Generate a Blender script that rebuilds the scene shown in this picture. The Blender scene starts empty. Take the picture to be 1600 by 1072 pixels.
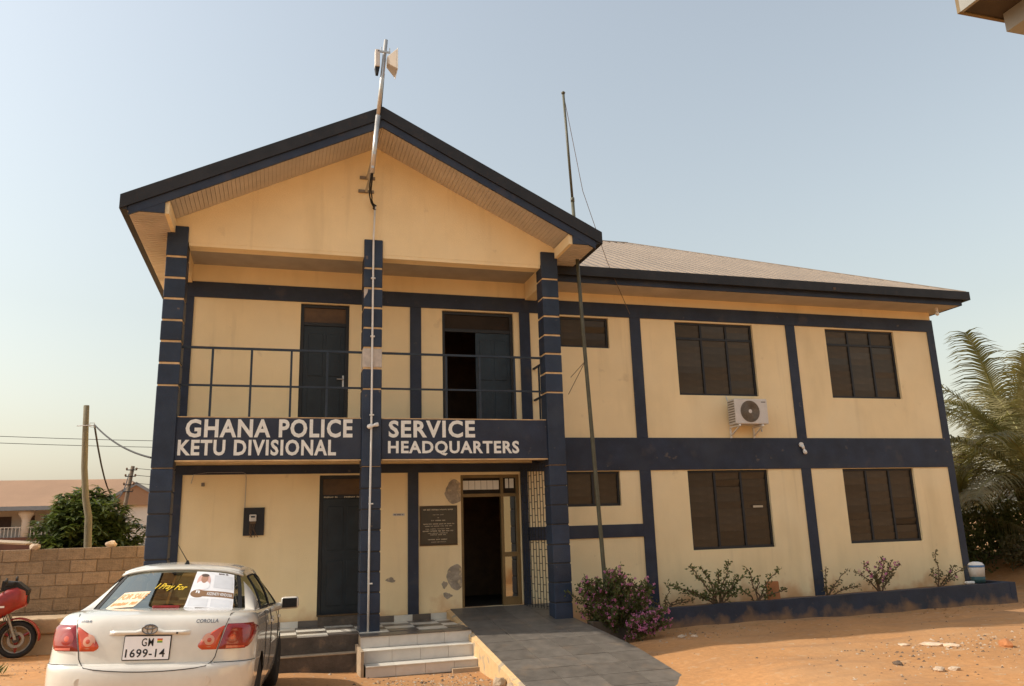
import bpy, math, random
from mathutils import Vector, Matrix
random.seed(7)
R = math.radians
sc = bpy.context.scene
COL = sc.collection

# ------------------------------------------------------------------ camera, sky, sun, exposure
cam_d = bpy.data.cameras.new('camera'); cam = bpy.data.objects.new('camera', cam_d); COL.objects.link(cam)
YAW, PIT, ROL, FPX = 0.290963, 0.22937, -0.031058, 1232.818
fw = Vector((math.sin(YAW)*math.cos(PIT), math.cos(YAW)*math.cos(PIT), math.sin(PIT)))
r0 = Vector((math.cos(YAW), -math.sin(YAW), 0)); u0 = r0.cross(fw)
rv = r0*math.cos(ROL)+u0*math.sin(ROL); uv = -r0*math.sin(ROL)+u0*math.cos(ROL)
m3 = Matrix((rv, uv, -fw)).transposed()
cam.matrix_world = Matrix.Translation((-1.27058, -13.89334, 1.92384)) @ m3.to_4x4()
cam_d.sensor_width = 36; cam_d.sensor_fit = 'HORIZONTAL'; cam_d.lens = 36*FPX/1600
cam_d.clip_start = .05; cam_d.clip_end = 3000
sc.camera = cam

SUN = Vector((-1.13, .155, 1.0)).normalized()
sun_el = math.asin(SUN.z); sun_az = math.atan2(SUN.x, SUN.y)
w = bpy.data.worlds.new('World'); sc.world = w; w.use_nodes = True
nt = w.node_tree; bg = nt.nodes['Background']
sky = nt.nodes.new('ShaderNodeTexSky'); sky.sky_type = 'NISHITA'; sky.sun_disc = False
sky.sun_elevation = sun_el; sky.sun_rotation = sun_az % (2*math.pi)
sky.air_density = 2.0; sky.dust_density = 3.0; sky.ozone_density = 1.0; sky.altitude = 50
hs = nt.nodes.new('ShaderNodeHueSaturation'); hs.inputs['Saturation'].default_value = .54     # dusty harmattan air
nt.links.new(sky.outputs[0], hs.inputs['Color']); nt.links.new(hs.outputs[0], bg.inputs[0]); bg.inputs[1].default_value = .111
sl = bpy.data.lights.new('sun', 'SUN'); sl.energy = 2.5; sl.angle = R(.6); sl.color = (1, .9, .76)
so = bpy.data.objects.new('sun', sl); COL.objects.link(so)
so.rotation_euler = (-SUN).to_track_quat('-Z', 'Y').to_euler(); so.location = SUN*50
vs = sc.view_settings; vs.view_transform = 'Standard'; vs.look = 'None'; vs.gamma = 1; vs.exposure = .72; vs.use_curve_mapping = False

# ------------------------------------------------------------------ materials
def mat(name, col, rough=.8, var=.12, scale=3., bump=0., bscale=60., col2=None, metal=0., rnd=0., spec=.4, fine=.0, detail=6, stretch=None, coat=0.):
    m = bpy.data.materials.new(name); m.use_nodes = True
    n = m.node_tree.nodes; l = m.node_tree.links; p = n['Principled BSDF']
    p.inputs['Roughness'].default_value = rough; p.inputs['Metallic'].default_value = metal
    p.inputs['Specular IOR Level'].default_value = spec
    p.inputs['Coat Weight'].default_value = coat
    tc = n.new('ShaderNodeTexCoord'); src = tc.outputs['Object']
    if stretch:
        mp = n.new('ShaderNodeMapping'); mp.inputs['Scale'].default_value = stretch
        l.new(src, mp.inputs[0]); src = mp.outputs[0]
    a = n.new('ShaderNodeTexNoise'); a.inputs['Scale'].default_value = scale; a.inputs['Detail'].default_value = detail; a.inputs['Roughness'].default_value = .6
    l.new(src, a.inputs['Vector'])
    cr = n.new('ShaderNodeMapRange'); cr.inputs[1].default_value = .3; cr.inputs[2].default_value = .7
    l.new(a.outputs[0], cr.inputs[0])
    mx = n.new('ShaderNodeMix'); mx.data_type = 'RGBA'
    c1 = tuple(max(0, c*(1-var)) for c in col); c2 = col2 if col2 else tuple(c*(1+var) for c in col)
    mx.inputs[6].default_value = (*c1, 1); mx.inputs[7].default_value = (*c2, 1)
    l.new(cr.outputs[0], mx.inputs[0]); out = mx.outputs[2]
    if fine:
        b2 = n.new('ShaderNodeTexNoise'); b2.inputs['Scale'].default_value = bscale; b2.inputs['Detail'].default_value = 3
        l.new(tc.outputs['Object'], b2.inputs['Vector'])
        mr = n.new('ShaderNodeMapRange'); mr.inputs[1].default_value = .25; mr.inputs[2].default_value = .75; mr.inputs[3].default_value = 1-fine; mr.inputs[4].default_value = 1+fine
        l.new(b2.outputs[0], mr.inputs[0])
        mu = n.new('ShaderNodeVectorMath'); mu.operation = 'SCALE'; l.new(out, mu.inputs[0]); l.new(mr.outputs[0], mu.inputs['Scale']); out = mu.outputs[0]
    if rnd:
        oi = n.new('ShaderNodeObjectInfo'); mr = n.new('ShaderNodeMapRange'); mr.inputs[3].default_value = 1-rnd; mr.inputs[4].default_value = 1+rnd
        l.new(oi.outputs['Random'], mr.inputs[0])
        mu = n.new('ShaderNodeVectorMath'); mu.operation = 'SCALE'; l.new(out, mu.inputs[0]); l.new(mr.outputs[0], mu.inputs['Scale']); out = mu.outputs[0]
    l.new(out, p.inputs['Base Color'])
    if bump:
        b = n.new('ShaderNodeTexNoise'); b.inputs['Scale'].default_value = bscale; b.inputs['Detail'].default_value = 5
        l.new(tc.outputs['Object'], b.inputs['Vector'])
        bn = n.new('ShaderNodeBump'); bn.inputs['Strength'].default_value = bump; bn.inputs['Distance'].default_value = .02
        l.new(b.outputs[0], bn.inputs['Height']); l.new(bn.outputs[0], p.inputs['Normal'])
    m['out'] = 0
    return m
def layer(m, col, scale, lo, hi, amount=1., zlo=None, zhi=None, stretch=(1, 1, 1), off=0.):
    """paint dirt of a noise shape over the base colour; zlo..zhi limits it to a splash zone (dirt thrown up from the ground)"""
    n = m.node_tree.nodes; l = m.node_tree.links; p = n['Principled BSDF']
    src = p.inputs['Base Color'].links[0].from_socket
    tc = n.new('ShaderNodeTexCoord'); mp = n.new('ShaderNodeMapping'); mp.inputs['Scale'].default_value = stretch; mp.inputs['Location'].default_value = (off, off*.7, off*1.3)
    l.new(tc.outputs['Object'], mp.inputs[0])
    a = n.new('ShaderNodeTexNoise'); a.inputs['Scale'].default_value = scale; a.inputs['Detail'].default_value = 7; l.new(mp.outputs[0], a.inputs['Vector'])
    fac = a.outputs[0]
    if zlo is not None:
        sx = n.new('ShaderNodeSeparateXYZ'); l.new(tc.outputs['Object'], sx.inputs[0])
        zr = n.new('ShaderNodeMapRange'); zr.inputs[1].default_value = zlo; zr.inputs[2].default_value = zhi; zr.inputs[3].default_value = .45; zr.inputs[4].default_value = -.45
        l.new(sx.outputs[2], zr.inputs[0])
        ad = n.new('ShaderNodeMath'); ad.operation = 'ADD'; l.new(fac, ad.inputs[0]); l.new(zr.outputs[0], ad.inputs[1]); fac = ad.outputs[0]
    r = n.new('ShaderNodeMapRange'); r.inputs[1].default_value = lo; r.inputs[2].default_value = hi; r.inputs[4].default_value = amount; l.new(fac, r.inputs[0])
    mx = n.new('ShaderNodeMix'); mx.data_type = 'RGBA'; mx.inputs[7].default_value = (*col, 1)
    l.new(r.outputs[0], mx.inputs[0]); l.new(src, mx.inputs[6]); l.new(mx.outputs[2], p.inputs['Base Color'])
    return m

K = {}
K['cream'] = mat('cream_paint', (.88, .70, .415), .85, .05, 1.3, .3, 90, fine=.03)
layer(K['cream'], (.66, .51, .28), 1.1, .52, .72, .5, stretch=(1.4, 1.4, .35))
layer(K['cream'], (.52, .39, .22), 2.4, .60, .74, .22, stretch=(2.6, 2.6, .14), off=7.)      # rain streaks
layer(K['cream'], (.90, .76, .50), .8, .5, .7, .4, off=11.)
layer(K['cream'], (.58, .27, .10), 2.2, .55, .85, .75, zlo=.25, zhi=1.35)
layer(K['cream'], (.33, .22, .12), 3.5, .68, .76, .22, off=3.)
K['navy'] = mat('navy_paint', (.019, .027, .050), .55, .3, 2.5, .2, 70, fine=.12)
layer(K['navy'], (.040, .048, .066), 1.4, .48, .66, .5, off=2.)
layer(K['navy'], (.20, .15, .10), 7., .69, .75, .4, off=5.)
layer(K['navy'], (.16, .11, .075), 2.6, .60, .80, .30)
layer(K['navy'], (.30, .17, .08), 3., .62, .9, .7, zlo=.1, zhi=.75)
K['column_navy'] = mat('column_navy_paint', (.019, .032, .060), .5, .25, 3., .25, 60, rnd=.18, fine=.1)
layer(K['column_navy'], (.042, .054, .076), 2., .5, .68, .5, off=2.)
layer(K['column_navy'], (.26, .18, .11), 9., .70, .75, .45, off=5.)
K['joint'] = mat('column_joint', (.62, .42, .22), .85, .25, 6)
K['joint_dark'] = mat('column_joint_dark', (.05, .045, .045), .85, .25, 6)
K['white_patch'] = mat('bare_white_block', (.52, .46, .40), .8, .2, 8, .2)
K['letter'] = mat('white_lettering', (.78, .76, .70), .6, .08, 9, fine=.06)
K['fascia'] = mat('dark_fascia', (.018, .017, .018), .6, .35, 3, .15, 50)
layer(K['fascia'], (.10, .06, .035), 5, .6, .8, .35)
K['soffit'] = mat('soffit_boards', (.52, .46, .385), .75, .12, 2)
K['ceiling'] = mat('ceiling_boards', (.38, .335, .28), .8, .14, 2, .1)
K['roof'] = mat('tan_roof_sheet', (.235, .175, .122), .45, .12, 1.2, .1, 30, fine=.05)
layer(K['roof'], (.20, .13, .09), 2., .55, .8, .3, stretch=(1, .4, .4))
K['louvre'] = mat('brown_louvre_glass', (.050, .037, .024), .30, .3, 5, rnd=.2, spec=.5)
K['frame'] = mat('dark_window_frame', (.020, .021, .023), .5, .2, 5)
K['door'] = mat('dark_blue_door', (.013, .019, .024), .45, .3, 4, .1, 40)
K['door_blue'] = mat('blue_door_leaf', (.016, .028, .040), .45, .3, 4, .1, 40)
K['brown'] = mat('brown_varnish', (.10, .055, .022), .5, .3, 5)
K['alu'] = mat('bronze_aluminium', (.17, .115, .05), .4, .15, 6, metal=.25)
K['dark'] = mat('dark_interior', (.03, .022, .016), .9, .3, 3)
K['rail'] = mat('navy_rail', (.020, .030, .046), .45, .25, 8)
K['tile_w'] = mat('white_floor_tile', (.66, .62, .54), .3, .1, 5, rnd=.1)
K['tile_d'] = mat('dark_floor_tile', (.12, .10, .085), .3, .2, 5, rnd=.2)
K['tile_r'] = mat('grey_riser_tile', (.56, .52, .47), .35, .08, 5, rnd=.06)
layer(K['tile_r'], (.42, .27, .15), 5, .6, .8, .5)
K['grout'] = mat('grout', (.36, .27, .18), .9, .2, 10)
K['ramp_tile'] = mat('slate_ramp_tile', (.135, .118, .10), .5, .25, 6, .15, 40, rnd=.14)
layer(K['ramp_tile'], (.30, .20, .12), 3.5, .56, .8, .4)
K['cement'] = mat('bare_cement', (.35, .29, .22), .9, .3, 7, .6, 40, fine=.12)
layer(K['cement'], (.70, .54, .32), 9., .56, .64, .7)
K['conc_dark'] = mat('dark_dirty_concrete', (.10, .078, .06), .9, .35, 4, .4, 30)
layer(K['conc_dark'], (.35, .21, .11), 4, .58, .75, .6)
K['sand'] = mat('laterite_sand', (.43, .215, .083), .95, .14, .5, .6, 14, fine=.12)
layer(K['sand'], (.45, .26, .125), .45, .5, .68, .6)
layer(K['sand'], (.47, .33, .20), 6., .60, .70, .5, off=4.)
layer(K['sand'], (.30, .17, .085), 1.1, .55, .66, .5, stretch=(.3, 1.6, 1), off=9.)
layer(K['sand'], (.34, .185, .09), 1.7, .56, .74, .45)
K['soil'] = mat('planter_soil', (.22, .13, .07), .95, .3, 5, .5, 30)
K['stone'] = mat('pale_stone', (.52, .40, .29), .9, .2, 8, .4, 40, rnd=.3)
K['stone_d'] = mat('dark_pebble', (.14, .10, .07), .9, .3, 12, rnd=.3)
K['metal'] = mat('galvanised_steel', (.50, .48, .45), .38, .15, 8, metal=.7)
K['pole_green'] = mat('olive_painted_steel', (.085, .08, .05), .5, .25, 6)
K['white'] = mat('white_plastic', (.72, .70, .66), .45, .08, 6)
K['acwhite'] = mat('white_enamel_casing', (.62, .58, .53), .45, .08, 6, fine=.04)
K['acdark'] = mat('fan_guard_grey', (.20, .165, .125), .5, .2, 8)
K['black'] = mat('black_rubber', (.014, .013, .013), .7, .3, 10)
K['plaque'] = mat('black_plaque_stone', (.022, .017, .013), .25, .3, 8)
K['plaque_txt'] = mat('plaque_lettering', (.50, .42, .30), .6, .1, 9)
K['bulb'] = mat('white_bulb_glass', (.80, .78, .74), .15, .03, 6)
K['leaf'] = mat('leaf_green', (.075, .10, .03), .55, .35, 6, col2=(.15, .165, .06), spec=.35)
K['leaf_dry'] = mat('dusty_leaf', (.10, .10, .045), .65, .3, 7, col2=(.16, .135, .07))
K['leaf_mango'] = mat('mango_leaf', (.055, .085, .024), .4, .4, 2, col2=(.13, .16, .05), spec=.5)
K['leaf_palm'] = mat('coconut_frond_green', (.135, .13, .05), .5, .35, 1.5, col2=(.27, .225, .11), spec=.4)
K['palm_dry'] = mat('coconut_frond_dry', (.28, .18, .075), .7, .2, 3)
K['rib'] = mat('frond_rib', (.25, .22, .07), .5, .15, 4)
K['flower'] = mat('magenta_flower', (.52, .15, .38), .6, .2, 20, col2=(.66, .27, .52))
K['stem'] = mat('brown_stem', (.14, .085, .05), .85, .25, 12)
K['bark'] = mat('bark', (.15, .11, .075), .9, .3, 9, .5, 30)
K['wood'] = mat('weathered_pole_wood', (.15, .13, .085), .85, .25, 3, .4, 20, stretch=(6, 6, .6))
K['block'] = mat('sandcrete_block', (.25, .175, .11), .95, .22, 5, .8, 30, rnd=.2, fine=.15)
layer(K['block'], (.13, .09, .06), 3., .52, .75, .6)
K['mortar'] = mat('mortar', (.20, .14, .09), .95, .2, 8, .5, 40)
K['slab'] = mat('old_concrete_slab', (.40, .30, .20), .9, .18, 3, .4, 25)
K['terracotta'] = mat('terracotta', (.42, .17, .065), .85, .15, 6)

def leafy(k, amt=.4):
    m = K[k]; n = m.node_tree.nodes; l = m.node_tree.links; p = n['Principled BSDF']; o = n['Material Output']
    t = n.new('ShaderNodeBsdfTranslucent'); sc_ = n.new('ShaderNodeVectorMath'); sc_.operation = 'MULTIPLY'; sc_.inputs[1].default_value = (1.7, 1.75, .9)
    l.new(p.inputs['Base Color'].links[0].from_socket, sc_.inputs[0]); l.new(sc_.outputs[0], t.inputs[0])
    mx = n.new('ShaderNodeMixShader'); mx.inputs[0].default_value = amt; l.new(p.outputs[0], mx.inputs[1]); l.new(t.outputs[0], mx.inputs[2]); l.new(mx.outputs[0], o.inputs[0])
for k, a_ in (('leaf', .35), ('leaf_dry', .35), ('leaf_mango', .3), ('leaf_palm', .25), ('flower', .4)): leafy(k, a_)

# ------------------------------------------------------------------ mesh helpers
class MB:
    def __init__(s): s.v = []; s.f = []; s.mi = []; s.cur = 0; s.sm = False
    def add(s, vs, fs):
        o = len(s.v); s.v += [tuple(v) for v in vs]; s.f += [tuple(i+o for i in f) for f in fs]; s.mi += [s.cur]*len(fs); return s
    def box(s, x0, x1, y0, y1, z0, z1):
        return s.add([(x0,y0,z0),(x1,y0,z0),(x1,y1,z0),(x0,y1,z0),(x0,y0,z1),(x1,y0,z1),(x1,y1,z1),(x0,y1,z1)],
                     [(0,3,2,1),(4,5,6,7),(0,1,5,4),(1,2,6,5),(2,3,7,6),(3,0,4,7)])
    def hexa(s, b, t):
        n = len(b); return s.add(list(b)+list(t), [tuple(reversed(range(n))), tuple(range(n, 2*n))]+[(i, (i+1) % n, n+(i+1) % n, n+i) for i in range(n)])
    def prism_y(s, poly, y0, y1):   # poly of (x,z), counter-clockwise seen from -Y
        return s.hexa([(x, y0, z) for x, z in poly][::-1], [(x, y1, z) for x, z in poly][::-1])
    def prism_x(s, poly, x0, x1):
        return s.hexa([(x0, y, z) for y, z in poly], [(x1, y, z) for y, z in poly])
    def prism_z(s, poly, z0, z1):
        return s.hexa([(x, y, z0) for x, y in poly], [(x, y, z1) for x, y in poly])
    def tube(s, pts, rad, n=8, closed=False, caps=True):
        pts = [Vector(p) for p in pts]; N = len(pts)
        if not hasattr(rad, '__len__'): rad = [rad]*N
        rings = []; prev = None
        for i, p in enumerate(pts):
            a = pts[(i-1) % N] if (closed or i) else p; b = pts[(i+1) % N] if (closed or i < N-1) else p
            t = (b-a).normalized()
            if prev is None:
                q = Vector((0, 0, 1)) if abs(t.z) < .9 else Vector((1, 0, 0)); prev = t.cross(q).normalized()
            prev = (prev-t*prev.dot(t)).normalized(); c = t.cross(prev)
            rings.append([p+(prev*math.cos(2*math.pi*k/n)+c*math.sin(2*math.pi*k/n))*rad[i] for k in range(n)])
        vs = [v for r in rings for v in r]; fs = []
        for i in range(N if closed else N-1):
            j = (i+1) % N
            for k in range(n): fs.append((i*n+k, i*n+(k+1) % n, j*n+(k+1) % n, j*n+k))
        if not closed and caps: fs += [tuple(reversed(range(n))), tuple((N-1)*n+k for k in range(n))]
        return s.add(vs, fs)
    def lathe(s, prof, c=(0, 0, 0), axis='z', n=20, caps=True):
        vs = []
        for r, h in prof:
            for k in range(n):
                a = 2*math.pi*k/n; p = (r*math.cos(a), r*math.sin(a), h)
                if axis == 'y': p = (p[0], h, p[1])
                if axis == 'x': p = (h, p[0], p[1])
                vs.append((p[0]+c[0], p[1]+c[1], p[2]+c[2]))
        fs = []
        for i in range(len(prof)-1):
            for k in range(n): fs.append((i*n+k, i*n+(k+1) % n, (i+1)*n+(k+1) % n, (i+1)*n+k))
        if caps: fs += [tuple(reversed(range(n))), tuple((len(prof)-1)*n+k for k in range(n))]
        return s.add(vs, fs)
    def grid(s, fn, nu, nv):
        vs = [fn(i/nu, j/nv) for i in range(nu+1) for j in range(nv+1)]
        return s.add(vs, [(i*(nv+1)+j, (i+1)*(nv+1)+j, (i+1)*(nv+1)+j+1, i*(nv+1)+j+1) for i in range(nu) for j in range(nv)])
    def build(s, name, m, parent=None, smooth=False, bevel=0., loc=None):
        me = bpy.data.meshes.new(name); me.from_pydata(s.v, [], s.f)
        for mm in (m if isinstance(m, (list, tuple)) else [m]): me.materials.append(K[mm] if isinstance(mm, str) else mm)
        if max(s.mi, default=0): me.polygons.foreach_set('material_index', s.mi)
        if smooth: me.polygons.foreach_set('use_smooth', [True]*len(me.polygons))
        me.update(); o = bpy.data.objects.new(name, me); COL.objects.link(o)
        if parent: o.parent = parent
        if loc: o.location = loc
        if bevel:
            b = o.modifiers.new('bevel', 'BEVEL'); b.width = bevel; b.segments = 2; b.limit_method = 'ANGLE'; b.angle_limit = R(40)
        return o
def fixn(o):
    import bmesh
    bm = bmesh.new(); bm.from_mesh(o.data); bmesh.ops.remove_doubles(bm, verts=bm.verts, dist=1e-5); bmesh.ops.recalc_face_normals(bm, faces=bm.faces); bm.to_mesh(o.data); bm.free(); return o
def tag(o, label=None, cat=None, group=None, kind=None):
    if label: o['label'] = label
    if cat: o['category'] = cat
    if group: o['group'] = group
    if kind: o['kind'] = kind
    return o
def empty(name, loc=(0, 0, 0), rz=0):
    o = bpy.data.objects.new(name, None); COL.objects.link(o); o.location = loc; o.rotation_euler.z = rz; o.empty_display_size = .2; return o
def share(src, name, parent, loc, mat_=None, rot=None):
    o = bpy.data.objects.new(name, src.data); COL.objects.link(o); o.parent = parent; o.location = loc
    if rot: o.rotation_euler = rot
    return o
def text_geo(s, bold=.02, shear=0., spacing=1.):
    c = bpy.data.curves.new('lettering', 'FONT'); c.body = s; c.offset = bold; c.shear = shear; c.space_character = spacing; c.resolution_u = 3
    o = bpy.data.objects.new('tmp', c); COL.objects.link(o)
    dg = bpy.context.evaluated_depsgraph_get(); me = bpy.data.meshes.new_from_object(o.evaluated_get(dg))
    vs = [tuple(v.co) for v in me.vertices]; fs = [tuple(p.vertices) for p in me.polygons]
    bpy.data.objects.remove(o); bpy.data.curves.remove(c); bpy.data.meshes.remove(me)
    x0 = min(v[0] for v in vs); x1 = max(v[0] for v in vs); y0 = min(v[1] for v in vs); y1 = max(v[1] for v in vs)
    return [((v[0]-x0)/(x1-x0), (v[1]-y0)/(y1-y0)) for v in vs], fs
def text_on(name, s, fn, m, parent, bold=.02, shear=0., spacing=1.):
    vs, fs = text_geo(s, bold, shear, spacing)
    return MB().add([fn(u, v) for u, v in vs], fs).build(name, m, parent)
def letters_on(s, fn, m, parent, bold=.02, spacing=1.):
    vs, fs = text_geo(s, bold, 0., spacing); par = list(range(len(vs)))
    def find(i):
        while par[i] != i: par[i] = par[par[i]]; i = par[i]
        return i
    for f in fs:
        for i in f[1:]: par[find(i)] = find(f[0])
    comps = {}
    for f in fs: comps.setdefault(find(f[0]), []).append(f)
    for k in sorted(comps, key=lambda k: min(vs[i][0] for f in comps[k] for i in f)):
        ids = sorted({i for f in comps[k] for i in f}); mp_ = {i: j for j, i in enumerate(ids)}
        MB().add([fn(*vs[i]) for i in ids], [tuple(mp_[i] for i in f) for f in comps[k]]).build('letter', m, parent)
def blurred_line(fn, m, parent, n, seed):
    '''a line of print too small to read in the photograph: letter-sized strokes grouped in words'''
    rr = random.Random(seed); mb = MB(); k = 0; word = rr.randint(3, 8); w_ = 1./n
    for i in range(n):
        if word == 0: word = rr.randint(3, 8); continue
        word -= 1; a, b = i*w_, (i+rr.uniform(.62, .82))*w_; h0, h1 = rr.uniform(0, .12), rr.uniform(.85, 1); c = rr.uniform(.35, .65)
        mb.add([fn(a, h0), fn(a+(b-a)*.4, h0), fn(a+(b-a)*.4, h1), fn(a, h1), fn(b, h0 if rr.random() < .5 else c), fn(b, h1 if rr.random() < .6 else c)], [(0, 1, 2, 3), (1, 4, 5, 2)])
    return tag(mb.build('lettering', m, parent), kind='stuff')
def smooth(a, b, x):
    t = min(1, max(0, (x-a)/(b-a))); return t*t*(3-2*t)

# ------------------------------------------------------------------ ground
def gz(x, y):
    yy = min(y, 1.5); l = .26-.046*(yy+6.26)-.041*(x+2.3)
    l = max(-.06, min(.34, l))
    r = .17+.012*math.sin(x*1.3+y)
    z = l+(r-l)*smooth(2.6, 5., x)
    z += .012*math.sin(x*2.1+1.3)*math.cos(y*1.7)+.007*math.sin(x*5.3+y*4.1)
    z += .55*smooth(15.2, 18.5, x)*smooth(-1.5, 1.5, y)                      # earth bank beyond the wing
    return z
def lines(fine0, fine1, step, far):
    L = []; x = fine0
    while x <= fine1+1e-6: L.append(x); x += step
    d = step; x = fine1
    while x < far: d *= 1.35; x += d; L.append(x)
    d = step; x = fine0; A = []
    while x > -far: d *= 1.35; x -= d; A.append(x)
    return A[::-1]+L
gx = lines(-9, 18, .16, 900); gy = lines(-9, 6, .16, 900)
g = MB(); g.v = [(x, y, gz(max(-12, min(24, x)), max(-16, min(12, y)))) for x in gx for y in gy]
ny = len(gy); g.f = [(i*ny+j, (i+1)*ny+j, (i+1)*ny+j+1, i*ny+j+1) for i in range(len(gx)-1) for j in range(ny-1)]; g.mi = [0]*len(g.f)
ground = tag(g.build('ground', 'sand', smooth=True), kind='structure')

# ------------------------------------------------------------------ the police building
PY = -1.144                                   # front plane of the porch columns
B = tag(empty('police_building', (0, 0, 0)), 'two storey cream and navy building with gabled porch and long right wing', 'building')
def wall_xz(mb, x0, x1, z0, z1, holes, y=0., depth=.16):
    xs = sorted({x0, x1, *[h[0] for h in holes], *[h[1] for h in holes]}); zs = sorted({z0, z1, *[h[2] for h in holes], *[h[3] for h in holes]})
    inh = lambda x, z: any(h[0] < x < h[1] and h[2] < z < h[3] for h in holes)
    for i in range(len(xs)-1):
        for j in range(len(zs)-1):
            if not inh((xs[i]+xs[i+1])/2, (zs[j]+zs[j+1])/2):
                mb.add([(xs[i], y, zs[j]), (xs[i+1], y, zs[j]), (xs[i+1], y, zs[j+1]), (xs[i], y, zs[j+1])], [(0, 1, 2, 3)])
    for a, b, c, d in holes:
        e = y+depth
        mb.add([(a,y,c),(b,y,c),(b,y,d),(a,y,d),(a,e,c),(b,e,c),(b,e,d),(a,e,d)], [(0,4,5,1),(2,6,7,3),(1,5,6,2),(0,3,7,4)])
WIN = [(6.33, 8.13, 4.379, 5.883, 1), (9.916, 11.704, 4.379, 5.883, 1), (6.36, 8.16, 1.395, 2.895, 0), (9.93, 11.72, 1.395, 2.895, 0),
       (3.86, 4.88, 5.275, 5.883, 2), (3.86, 4.935, 2.257, 2.895, 2)]
DOORS = [(-.975, -.13, 3.5, 5.897), (1.553, 2.93, 3.5, 5.89), (-.58, .30, .60, 2.88), (1.856, 2.95, .60, 2.86)]
mb = MB(); wall_xz(mb, -3.07, 12.772, -.3, 6.52, [h[:4] for h in WIN]+DOORS)
mb.add([(12.772, 0, -.3), (12.772, 10, -.3), (12.772, 10, 6.52), (12.772, 0, 6.52)], [(0, 1, 2, 3)])
mb.add([(-3.07, 0, -.3), (-3.07, 10, -.3), (-3.07, 10, 6.6), (-3.07, 0, 6.6)], [(0, 3, 2, 1)])
mb.add([(-3.07, 10, -.3), (12.772, 10, -.3), (12.772, 10, 6.52), (-3.07, 10, 6.52)], [(0, 3, 2, 1)])
mb.build('wall', 'cream', B)
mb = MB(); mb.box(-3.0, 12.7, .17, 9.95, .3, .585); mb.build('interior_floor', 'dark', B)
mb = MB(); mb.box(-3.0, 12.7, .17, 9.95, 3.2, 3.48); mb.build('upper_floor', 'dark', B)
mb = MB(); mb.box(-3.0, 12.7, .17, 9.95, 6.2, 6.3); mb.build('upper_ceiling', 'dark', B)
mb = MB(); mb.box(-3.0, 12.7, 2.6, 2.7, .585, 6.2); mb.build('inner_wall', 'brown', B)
# navy bands and pilasters, 22 mm proud of the plaster
def band(x0, x1, z0, z1, y0=-.022, name='band'): return MB().box(x0, x1, y0, -.001 if y0 > -.1 else y0+.02, z0, z1).build(name, 'navy', B, bevel=.004)
band(-3.06, 12.79, 5.913, 6.19); band(3.2, 12.79, 2.907, 3.526); band(-3.06, 3.2, 2.907, 3.06); band(3.08, 5.343, 1.682, 1.916)
for x0, x1, z0, z1 in [(5.335, 5.565, 3.526, 5.913), (5.343, 5.572, -.2, 2.907), (8.925, 9.148, 3.526, 5.913), (8.935, 9.158, -.2, 2.907), (12.62, 12.79, 3.526, 5.913), (12.635, 12.79, -.2, 2.907),
                       (.955, 1.16, 3.5, 5.913), (.915, 1.10, .45, 2.907), (3.04, 3.25, 3.5, 5.913), (-3.06, -2.735, 3.5, 5.913), (-3.06, -2.74, .4, 2.907), (2.975, 3.10, .45, 2.907)]:
    band(x0, x1, z0, z1, name='pilaster')
MB().box(12.773, 12.80, -.02, .25, -.2, 6.19).build('corner_pilaster', 'navy', B)
# patches of bare cement by the entrance
def blob(cx, cz, rx, rz, y, n=64, seed=1, j=.16):
    rr = random.Random(seed); ph = [rr.uniform(0, 6.28) for _ in range(3)]
    return [(cx+rx*math.cos(a)*(1+j*math.sin(2*a+ph[0])+j*.6*math.sin(5*a+ph[1])+j*.35*math.sin(11*a+ph[2])+rr.uniform(-.3, .3)*j), cz+rz*math.sin(a)*(1+j*math.sin(3*a+ph[2]))) for a in [2*math.pi*k/n for k in range(n)]]
for cx, cz, rx, rz, sd in [(1.755, 2.56, .165, .21, 3), (1.735, 1.12, .15, .21, 5), (1.55, 1.0, .04, .06, 8), (1.60, .82, .07, .05, 9), (.62, 1.12, .07, .04, 12)]:
    poly = [(min(x, 1.853), z) for x, z in blob(cx, cz, rx, rz, 0, seed=sd, j=.10 if rx > .1 else .25)]
    MB().prism_y(poly, -.006, -.0012).build('cement_patch', 'cement', B)
# louvred windows
def window(x0, x1, z0, z1, kind):
    cols = 3 if kind < 2 else 2; fwid = .045; y = .05
    f = MB(); f.box(x0, x1, y, y+.06, z0, z0+fwid); f.box(x0, x1, y, y+.06, z1-fwid, z1)
    cw = (x1-x0-fwid)/cols
    for k in range(cols+1): f.box(x0+k*cw, x0+k*cw+fwid, y+.002, y+.062, z0+fwid, z1-fwid)
    tr = z1-.36 if kind == 1 else None
    if tr: f.box(x0+fwid, x1-fwid, y+.004, y+.056, tr, tr+.05)
    o = f.build('window', 'frame', B, bevel=.004)
    zones = [(z0+fwid, tr), (tr+.05, z1-fwid)] if tr else [(z0+fwid, z1-fwid)]
    bw = cw-fwid; first = None
    for za, zb in zones:
        n = max(2, round((zb-za)/.135)); bh = (zb-za)/n
        for k in range(cols):
            for i in range(n):
                loc = (x0+fwid+k*cw+bw/2, y+.03, za+(i+.5)*bh)
                if first is None:
                    h = .135/2*1.06
                    first = MB().hexa([(-bw/2+.003, .007, -h), (bw/2-.003, .007, -h), (bw/2-.003, -.007, h), (-bw/2+.003, -.007, h)][::-1],
                                      [(-bw/2+.003, .012, -h), (bw/2-.003, .012, -h), (bw/2-.003, -.002, h), (-bw/2+.003, -.002, h)][::-1]).build('louvre_blade', 'louvre', o, loc=loc); b = first
                else: b = share(first, 'louvre_blade', o, loc)
                b.rotation_euler.x = random.uniform(-.04, .04)+(random.uniform(.1, .3) if random.random() < .03 else 0); b.scale.z = bh/.135
    if kind == 0:
        for k in range(cols): MB().box(x0+fwid+k*cw, x0+fwid+k*cw+bw, y+.061, y+.066, z0+fwid, z1-fwid).build('insect_screen', 'dark', o)
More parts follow.
